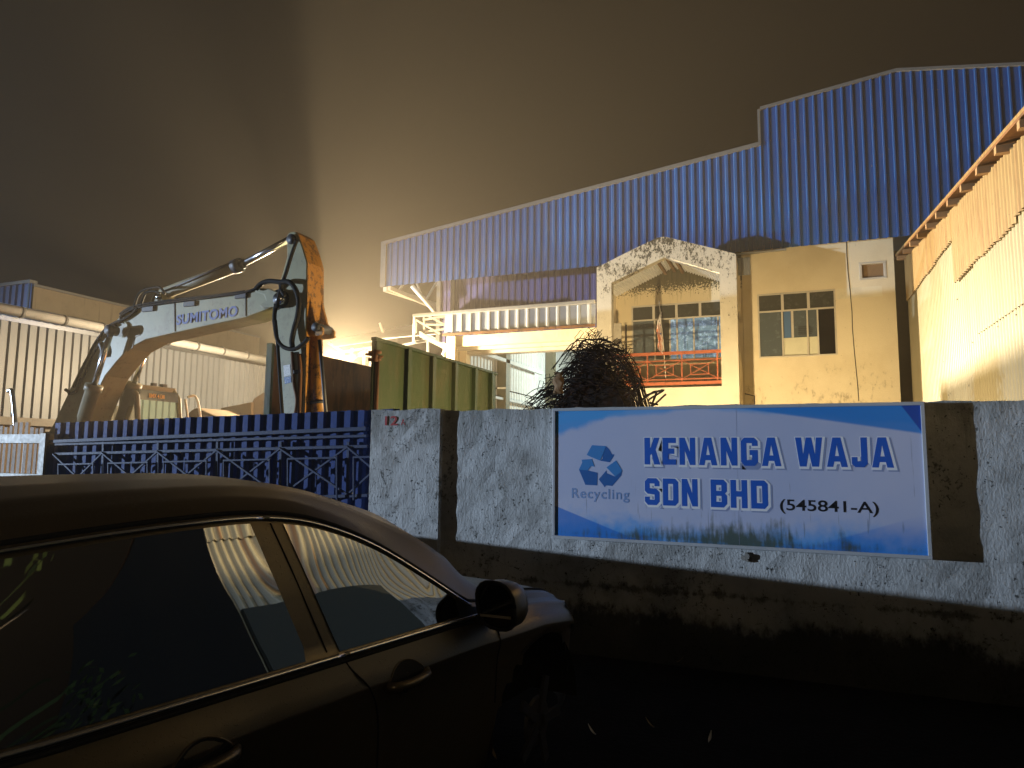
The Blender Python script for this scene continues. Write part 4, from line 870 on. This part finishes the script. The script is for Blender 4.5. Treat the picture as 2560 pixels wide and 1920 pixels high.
t.ext([R(*p, 16.8) for p in ((1048, 828), (1124, 868), (1124, 880), (1048, 842))], (0, .05, 0)); t.build('canopy_end_truss', m_frame, os_)
M().box((ca.x-.0, YC-.05, 4.9), (ca.x+.05, YC+.0, ct)).build('white_post', m_white, os_)
M().curve([R(x, y, 16.5) for x, y in ((1122, 855), (1118, 870), (1114, 880), (1108, 887))], .06, 8).build('bent_pipe', m_white, os_, True)
# flood lamp masts
for nm, L0, lab, tgt in (('floodlight_mast', LC, 'flood lamp on a mast glaring in the haze behind the excavator arm', (0, -1)), ('floodlight_stand', LD, 'low flood lamp on a stand hidden behind the boundary wall', (1, .4))):
    fm = thing(nm, (L0.x, L0.y, 0), lab, 'floodlight')
    M().tube([(L0.x-.3, L0.y+.3, 0), (L0.x-.3, L0.y+.3, L0.z+.2)], .04, 8).build('pole', m_darkmetal, fm, True)
    M().tube([(L0.x-.3, L0.y+.3, L0.z+.2), (L0.x, L0.y+.05, L0.z+.18)], .025, 6).build('bracket', m_darkmetal, fm, True)
    M().box((L0.x-.16, L0.y-.05, L0.z+.15), (L0.x+.16, L0.y+.15, L0.z+.2)).build('lamp_housing', m_darkmetal, fm)
# low out-of-view slab, added so its top edge shades the foot of the wall
cu_ = thing('added_shade_wall', (-8.6, 1, 0), 'low concrete slab out of view, added to shade the boundary wall', 'shade blocker')
M().box((-8.7, -6, 0), (-8.5, 5.2, 1.24)).build('shade_slab', m_concrete, cu_, bevel=.02)

# ================================================================== CAR
CA = Vector((-1.715, 1.25, 0)); CD = Vector((.159, .987, 0)).normalized(); CN = Vector((CD.y, -CD.x, 0)); HWB = .875
car = thing('car', CA+CD*1.3-CN*HWB, 'dark bronze grey sport utility car parked facing the wall in the foreground', 'car')
def W3(s, w, z): return CA+CD*s+CN*(w-HWB)+Vector((0, 0, z))
def lerp(tb, s):
    if s <= tb[0][0]: return tb[0][1]
    if s >= tb[-1][0]: return tb[-1][1]
    for i in range(len(tb)-1):
        (a, b), (c, d) = tb[i], tb[i+1]
        if a <= s <= c:
            t = (s-a)/(c-a); p0 = tb[i-1][1] if i else b; p3 = tb[i+2][1] if i+2 < len(tb) else d
            x0 = tb[i-1][0] if i else a-(c-a); x3 = tb[i+2][0] if i+2 < len(tb) else c+(c-a)
            m0 = (d-p0)/(c-x0)*(c-a); m1 = (p3-b)/(x3-a)*(c-a)
            return (2*t**3-3*t*t+1)*b+(t**3-2*t*t+t)*m0+(-2*t**3+3*t*t)*d+(t**3-t*t)*m1
ZC = [(-1.05, .95), (-.98, 1.15), (-.9, 1.42), (-.75, 1.56), (-.4, 1.655), (0, 1.69), (.5, 1.695), (.85, 1.67), (1.15, 1.60), (1.5, 1.46), (1.8, 1.30), (2.08, 1.13), (2.2, 1.085), (2.6, 1.065), (3.0, 1.02), (3.3, .95), (3.48, .84), (3.58, .66), (3.62, .5)]
ZWT = [(-1.05, .94), (-.9, 1.2), (-.7, 1.42), (-.3, 1.495), (0, 1.525), (.4, 1.548), (.7, 1.548), (.95, 1.51), (1.25, 1.40), (1.55, 1.235), (1.82, 1.075), (1.95, 1.055), (2.2, 1.03), (2.6, 1.01), (3.0, .965), (3.3, .90), (3.48, .80), (3.58, .63), (3.62, .49)]
ZBL = [(-1.05, .93), (-.6, 1.075), (0, 1.065), (.5, 1.055), (1.2, 1.04), (1.82, 1.025), (2.2, 1.0), (2.6, .985), (3.0, .935), (3.3, .87), (3.48, .78), (3.58, .62), (3.62, .48)]
HW = [(-1.05, .74), (-.9, .83), (-.5, .87), (0, .875), (1.8, .875), (2.2, .872), (2.8, .868), (3.1, .84), (3.35, .76), (3.5, .67), (3.58, .58), (3.62, .52)]
WTI = [(-1.05, .72), (-.9, .70), (-.3, .71), (.4, .72), (.8, .715), (1.25, .755), (1.55, .80), (1.82, .85), (2.1, .83), (2.6, .80), (3.1, .76), (3.35, .69), (3.5, .62), (3.62, .48)]
def fs(s): return s if s <= 1.8 else (1.8+(s-1.8)*.674 if s < 2.72 else 2.42+(s-2.72)*.98)
for tb in (ZC, ZWT, ZBL, HW, WTI): tb[:] = [(fs(a), b) for a, b in tb]
ZC[:] = [(-1.05, .95), (-.98, 1.15), (-.9, 1.42), (-.75, 1.56), (-.4, 1.655), (0, 1.69), (.5, 1.70), (.85, 1.695), (1.15, 1.665), (1.45, 1.60), (1.7, 1.53), (1.88, 1.42), (2.03, 1.25), (2.14, 1.12), (2.4, 1.075), (2.7, 1.03), (3.0, .95), (3.17, .84), (3.27, .66), (3.31, .5)]
SE = fs(3.62)
def section(s):
    hw = lerp(HW, s); zb = lerp(ZBL, s); zw = max(lerp(ZWT, s), zb+.012); zc_ = max(lerp(ZC, s), zw+.015); wt = min(lerp(WTI, s), hw-.015)
    arch = max(0, 1-((s-2.42)/.6)**2)*.04+max(0, 1-((s-.06)/.55)**2)*.025
    wr = wt-.035; zr = zw+min(.075, (zc_-zw)*.55)
    zcr = min(.92-.02*(s-.8), zb-.09)
    P = [(hw-.06, .25), (hw-.005, .32), (hw+.012+arch, .48), (hw+.02+arch, .66), (hw+.030+arch, .79), (hw+.045+arch*.8, zcr-.025), (hw+.051+arch*.7, zcr-.005), (hw+.050+arch*.7, zcr+.004), (hw+.028+arch*.4, zcr+.05), (hw+.008, zb-.02), (hw, zb), (hw-.012, zb+.012),
         (hw-.012+(wt-hw+.012)*.5, (zb+.012)*.5+zw*.5+.012*(zw-zb)*2), (wt, zw), (wt-.012, zw+.018), (wr-.03, zr), (wr*.8, zr+(zc_-zr)*.52), (wr*.5, zr+(zc_-zr)*.82), (0, zc_)]
    return P
ss = [-1.05+i*.04 for i in range(118)]; ss = [q for q in ss if q <= SE-.01]+[SE]
def fine(P):   # refine upper crown smoothly
    return P
WH = [(2.42, .375), (.06, .375)]; RA = .46
grid = []
for q in ss: grid.append([Vector((q, w, z)) for w, z in section(q)])
np_ = len(grid[0])
# densify lower side rows for a clean wheel arch
def dens(row):
    out = []
    for a, b in zip(row, row[1:]):
        n = max(1, int((b-a).length/.045)); out += [a+(b-a)*k/n for k in range(n)]
    return out+[row[-1]]
mx = max(range(len(grid)), key=lambda i: 0)
segs = [max(max(1, int((g[j+1]-g[j]).length/.045)) for g in grid) for j in range(np_-1)]
def dens2(row):
    out = []
    for j in range(np_-1): out += [row[j]+(row[j+1]-row[j])*k/segs[j] for k in range(segs[j])]
    return out+[row[-1]]
grid = [dens2(r) for r in grid]; nc = len(grid[0])
for r in grid:      # pull vertices onto the arch circle
    for v in r:
        if v.y > .6:
            for cs, cz in WH:
                d = sqrt((v.x-cs)**2+(v.z-cz)**2)
                if RA-.022 < d < RA+.026 and v.z > .2: v.x = cs+(v.x-cs)*RA/d; v.z = cz+(v.z-cz)*RA/d
def mesh_side(sgn, m):
    vs = [W3(v.x, v.y*sgn, v.z) for r in grid for v in r]; fs = []
    for i in range(len(grid)-1):
        for j in range(nc-1):
            q = [grid[i][j], grid[i+1][j], grid[i+1][j+1], grid[i][j+1]]; c = (q[0]+q[1]+q[2]+q[3])/4
            if any(sqrt((c.x-cs)**2+(c.z-cz)**2) < RA-.003 for cs, cz in WH) and c.y > .6: continue
            fs.append([i*nc+j, (i+1)*nc+j, (i+1)*nc+j+1, i*nc+j+1])
    m.add(vs, fs)
m_paint = Mat('bronze_grey_car_paint', (.17, .14, .095), .36, .75, .4); m_paint.b.inputs['Coat Weight'].default_value = .0; m_paint.b.inputs['Coat Roughness'].default_value = .12
dn = m_paint.noise(90, detail=2); m_paint.bump(dn.ss(.63, .66), .0010)
m_tint = Mat('tinted_glass', (.006, .007, .008), .015, 0, 1.0); m_tint.b.inputs['IOR'].default_value = 2.8
m_tint.bump(m_tint.noise(2.2, detail=0), .012, .6)
m_gap = Mat('panel_gap', (.003, .003, .003), .8)
bd = M(); mesh_side(1, bd); mesh_side(-1, bd)
body = bd.build('body', m_paint, car, True)
bm = bmesh.new(); bm.from_mesh(body.data); bmesh.ops.remove_doubles(bm, verts=bm.verts, dist=.0015); bmesh.ops.recalc_face_normals(bm, faces=bm.faces); bm.to_mesh(body.data); bm.free()
# surface lookups on the right side
def side_pt(s, z, off=0.0):
    P = section(s)
    for (w0, z0), (w1, z1) in zip(P, P[1:]):
        if z0 <= z <= z1 and z1 > z0:
            t = (z-z0)/(z1-z0); w = w0+(w1-w0)*t; n = Vector((z1-z0, -(w1-w0))).normalized(); return W3(s, w+n.x*off, z+n.y*off)
    return W3(s, P[10][0]+off, z)
def patch(smin, smax, zlo, zhi, ledge=lambda z: -9, redge=lambda z: 9, off=.004, ns=40, nz=10):
    m = M(); vs = []
    for j in range(nz+1):
        for i in range(ns+1):
            f = j/nz; s0 = smin; 
            s_a = max(smin, ledge(f)); s_b = min(smax, redge(f)); s_ = s_a+(s_b-s_a)*i/ns
            a, b = zlo(s_), zhi(s_); vs.append(side_pt(s_, a+(max(b, a+.002)-a)*f, off))
    m.add(vs, [[j*(ns+1)+i, j*(ns+1)+i+1, (j+1)*(ns+1)+i+1, (j+1)*(ns+1)+i] for j in range(nz) for i in range(ns)]); return m
zb_f = lambda s: lerp(ZBL, s)+.014; zt_f = lambda s: max(lerp(ZWT, s)-.012, lerp(ZBL, s)+.02)
patch(-.62, .80, zb_f, zt_f, ledge=lambda f: -.62+.22*f, redge=lambda f: .815-.16*f).build('rear_door_window', m_tint, car, True)
patch(.80, 1.80, zb_f, zt_f, ledge=lambda f: .965-.165*f, redge=lambda f: 1.80).build('front_door_window', m_tint, car, True)
# chrome trims
def strip(s0, s1, fz, r, n=40, off=.006): return M().tube([side_pt(s0+(s1-s0)*i/n, fz(s0+(s1-s0)*i/n), off) for i in range(n+1)], r, 6)
strip(-.6, .968, lambda s: lerp(ZBL, s)+.000, .011).build('belt_trim', m_chrome, car, True); strip(.976, 1.85, lambda s: lerp(ZBL, s)+.000, .011).build('belt_trim', m_chrome, car, True)
strip(-.6, .705, lambda s: lerp(ZWT, s)+.004, .0085).build('window_trim', m_chrome, car, True); strip(.712, 1.83, lambda s: lerp(ZWT, s)+.004, .0085).build('window_trim', m_chrome, car, True)
strip(-.9, 1.9, lambda s: lerp(ZWT, s)+.026, .009, off=.001).build('door_seal', m_gap, car, True)
strip(-.6, 1.8, lambda s: lerp(ZBL, s)-.018, .008, off=.001).build('belt_seal', m_gap, car, True)
def line(pts, r=.0035, nm='door_gap', mt=None): return M().curve([side_pt(s, z, .0005) for s, z in pts], r, 5, 6).build(nm, mt or m_gap, car, True)
line([(.972, 1.035), (1.0, .99), (1.06, .92), (1.12, .83), (1.15, .70), (1.155, .5), (1.15, .34)])
line([(1.985, .99), (1.97, .90), (1.965, .8), (1.97, .6)]); line([(-.30, 1.05), (-.32, .9), (-.3, .8)])
line([(.745, 1.535), (.80, 1.38), (.86, 1.2), (.905, 1.07)])
def hood(s, k, off=.002): P = section(s); w, z = P[15]; return W3(s, w*k, z+.004)
M().tube([hood(2.02+i*.055, 1.0) for i in range(22)], .006, 5).build('bonnet_gap', m_gap, car, True)
# handles
for s0, z0 in ((1.285, .905), (.36, .905)):
    hr_ = M(); n = 20; c = [(cos(2*pi*i/n), sin(2*pi*i/n)) for i in range(n)]
    hr_.add([side_pt(s0+.105*a*(1-.25*abs(b)), z0+.055*b, .0025) for a, b in c]+[side_pt(s0, z0, .0035)], [[i, (i+1) % n, n] for i in range(n)]); hr_.build('handle_recess', m_gap, car); M().tube([side_pt(s0+.106*a*(1-.25*abs(b)), z0+.056*b, .001) for a, b in c+[c[0]]], .0035, 6).build('handle_lip', m_paint, car, True)
    hd = M(); pts = [side_pt(s0-.125+.25*i/8, z0-.008+.004*(i/4-1), [.004, .030, .038, .041, .042, .041, .038, .030, .004][i]) for i in range(9)]; vs = []
    hd.tube(pts, [.016, .020, .021, .021, .021, .021, .020, .018, .010], 10); h_ = hd.build('door_handle', m_paint, car, True)
    if s0 > 1: M().tube([side_pt(s0-.075, z0-.012, .055), side_pt(s0-.075, z0-.012, .0645)], .009, 10).build('key_hole', m_gap, h_)
# mirror
mc = W3(1.85, .985, 1.085)
mi = M(); vs = []; n = 20
prof = [(0, .96), (.03, 1.0), (.10, .97), (.16, .80), (.20, .5), (.215, .15)]
def mring(k, ds):
    out = []
    for i in range(n):
        a = 2*pi*i/n; cw = (abs(cos(a))**.80)*(1 if cos(a) > 0 else -1); cz = (abs(sin(a))**.76)*(1 if sin(a) > 0 else -1)
        out.append(mc+CD*ds+CN*(cw*.107*k-.018*cz*k-.02*(1-k))+Vector((0, 0, cz*.108*k+.0)))
    return out
for ds, k in prof: vs += mring(k, ds)
mi.add(vs, [[r*n+i, r*n+(i+1) % n, (r+1)*n+(i+1) % n, (r+1)*n+i] for r in range(len(prof)-1) for i in range(n)]+[[(len(prof)-1)*n+i for i in range(n)]]); mir = mi.build('wing_mirror', m_paint, car, True)
M().add(mring(.955, .002), [list(range(n))]).build('mirror_glass', Mat('mirror_glass', (.02, .02, .02), .03, 1.0), mir)
M().tube(mring(.99, -.002)+[mring(.99, -.002)[0]], .009, 6).build('mirror_rim', m_black, mir, True)
lo_ = M(); vs = []
for ds, k in prof: 
    R_ = mring(k*1.012, ds); vs += [q for i, q in enumerate(R_) if sin(2*pi*i/n) < -.05 or (i == 0)]
M().ext([mc+CN*-.02+CD*.05+Vector((0, 0, -.07)), mc+CN*-.02+CD*.14+Vector((0, 0, -.07)), W3(1.96, .87, 1.02), W3(1.84, .87, 1.02)], (0, 0, -.035)).build('mirror_arm', m_black, mir, bevel=.008)
M().bar(mc+CD*-.006+CN*-.10+Vector((0, 0, -.052)), mc+CD*-.006+CN*.085+Vector((0, 0, -.045)), .004, .012).build('mirror_strip', m_frame, mir)
patch(1.72, 1.93, lambda s: lerp(ZBL, s)-.0, lambda s: max(lerp(ZWT, s), lerp(ZBL, s)+.03), off=.006, ns=8, nz=3).build('mirror_base', m_black, car, True)
# wheels
for cs in (2.42, .06):
    for sg_ in (1, -1):
        wl = M(); c = W3(cs, sg_*.80, .375); ax = CN*sg_; pts = [(-.11, .32), (-.11, .365), (-.07, .375), (.05, .375), (.09, .36), (.10, .27)]
        wl.tube([c+ax*a for a, r in pts], [r for a, r in pts], 32); tyre = wl.build('tyre', m_black, car, True)
        rm = M(); rm.tube([c+ax*.085, c+ax*.1005], [.13, .12], 24)
        for k in range(5):
            a = 2*pi*k/5; e = CD*cos(a)+Vector((0, 0, sin(a))); rm.bar(c+ax*.108+e*.04, c+ax*.108+e*.23, .05, .02, ax)
        rm.build('rim', m_darkmetal, tyre)
        if True:
            ln = M(); n = 20
            ln.add([W3(cs+RA*1.0*cos(pi*i/n), sg_*wv, .375+RA*sin(pi*i/n)) for i in range(n+1) for wv in (.60, .905)], [[2*i, 2*i+2, 2*i+3, 2*i+1] for i in range(n)])
            ln.add([W3(cs+RA*cos(pi*i/n), sg_*.60, .375+RA*sin(pi*i/n)) for i in range(n+1)], [list(range(n+1))]); ln.build('arch_liner', m_gap, car)
# headlamp, bonnet edge, rear shade
hl = M(); hl.add([side_pt(2.90+.34*i/8, .70+.14*j/4+.05*(1-i/8), .006) for j in range(5) for i in range(9)], [[j*9+i, j*9+i+1, (j+1)*9+i+1, (j+1)*9+i] for j in range(4) for i in range(8)]); hl.build('headlamp', Mat('headlamp_lens', (.5, .45, .35), .08, .6), car, True)
M().tube([W3(3.0, w, .52) for w in (-.6, 0, .6)], .05, 8).build('bumper_insert', m_black, car, True)

# small litter catching the light on the verge
m_leaf = worn('dry_leaf', (.18, .13, .06), amt=.3)
def PZ(x, y, Z): d = ray(x, y); return O+d*((Z-H)/d.z)
labs = ['curled dry leaf nearest the front wheel on the dark verge', 'pale scrap of paper on the dark verge below the signboard', 'small dry leaf lying alone at the foot of the wall', 'tiny light chip on the dark verge at the bottom centre', 'dry grass blade curling up at the bottom beside the car', 'thin dry leaf on the verge right of the paper scrap']
for i, (x, y) in enumerate(((1356, 1812), (1480, 1840), (1700, 1660), (1775, 1858), (1235, 1900), (1625, 1822))):
    p = PZ(x, y, .02); a = random.uniform(0, 3); e = Vector((cos(a), sin(a), 0))*.55; f = Vector((-sin(a), cos(a), 0))*.5; m = M(); vs = []
    for k in range(6):
        t = k/5; w = .018*sin(pi*min(max(t, .05), .95)); c = p+e*(.11*(t-.5))+Vector((0, 0, .02+.05*t*t)); vs += [c-f*w, c+Vector((0, 0, -.006)), c+f*w]
    m.add(vs, [[k*3+j, k*3+j+1, k*3+j+4, k*3+j+3] for k in range(5) for j in range(2)])
    tag(m.build('leaf' if i not in (1, 3) else 'litter', m_leaf if i not in (1, 3) else m_white, solid=.001), labs[i], 'leaf' if i not in (1, 3) else 'litter', 'litter on the verge')

# ================================================================== TREES beside the road, mirrored in the car windows
m_leafg = Mat('tree_leaf', (.025, .04, .012), .8, spec=.1); m_leafg.mix(m_leafg.noise(3).ss(.4, .6)*.6, (.04, .05, .015)); m_bark = worn('bark', (.09, .07, .05), rough=.9)
for k, (tx, ty, th, lab) in enumerate(((6.2, 1.6, 6.5, 'broad leafy tree beside the end of the rusty shed'), (7.0, -2.4, 7.5, 'tall leafy tree on the verge behind the parked car'), (5.0, -6.5, 6.0, 'rounded leafy tree farthest back along the verge'))):
    te = thing('tree', (tx, ty, 0), lab, 'tree', 'roadside trees'); rq = random.Random(40+k); tk_ = M(); lf = M()
    tk_.curve([(tx, ty, 0), (tx+.1, ty+.05, th*.3), (tx-.05, ty, th*.55), (tx, ty, th*.8)], [.16]*1 if False else .12, 8, 4)
    for b in range(9):
        a = rq.uniform(0, 6.28); z0 = th*rq.uniform(.3, .6); e = Vector((tx+cos(a)*1.5, ty+sin(a)*1.5, z0+rq.uniform(.6, 1.8))); tk_.tube([(tx, ty, z0), e], [.05, .015], 6)
    tk_.build('trunk', m_bark, te, True)
    cl = [(Vector((tx+rq.gauss(0, 1.1), ty+rq.gauss(0, 1.1), rq.uniform(1.2, th))), rq.uniform(.5, 1.0)) for _ in range(24)]
    for _ in range(5200):
        c, r = rq.choice(cl); v = Vector((rq.gauss(0, 1), rq.gauss(0, 1), rq.gauss(0, 1))).normalized()*r*rq.random()**.4; p = c+v; e1 = Vector((rq.uniform(-1, 1), rq.uniform(-1, 1), rq.uniform(-1, .3))).normalized()*.13; e2 = e1.orthogonal().normalized()*.045
        lf.add([p, p+e1*.5+e2, p+e1, p+e1*.5-e2], [(0, 1, 2, 3)])
    lf.build('crown', m_leafg, te)

# ================================================================== HAZE
hz_ = M().box((-70, -25, -1), (40, 75, 34)).build('haze', m_black); hz_.data.materials.clear()
hm = bpy.data.materials.new('haze'); hm.use_nodes = True; t = hm.node_tree; t.nodes.clear()
out = t.nodes.new('ShaderNodeOutputMaterial'); pv = t.nodes.new('ShaderNodeVolumePrincipled'); pv.inputs['Color'].default_value = (.98, .86, .70, 1); pv.inputs['Density'].default_value = .0021; pv.inputs['Anisotropy'].default_value = .50
t.links.new(pv.outputs[0], out.inputs['Volume']); hz_.data.materials.append(hm); tag(hz_, kind='stuff')
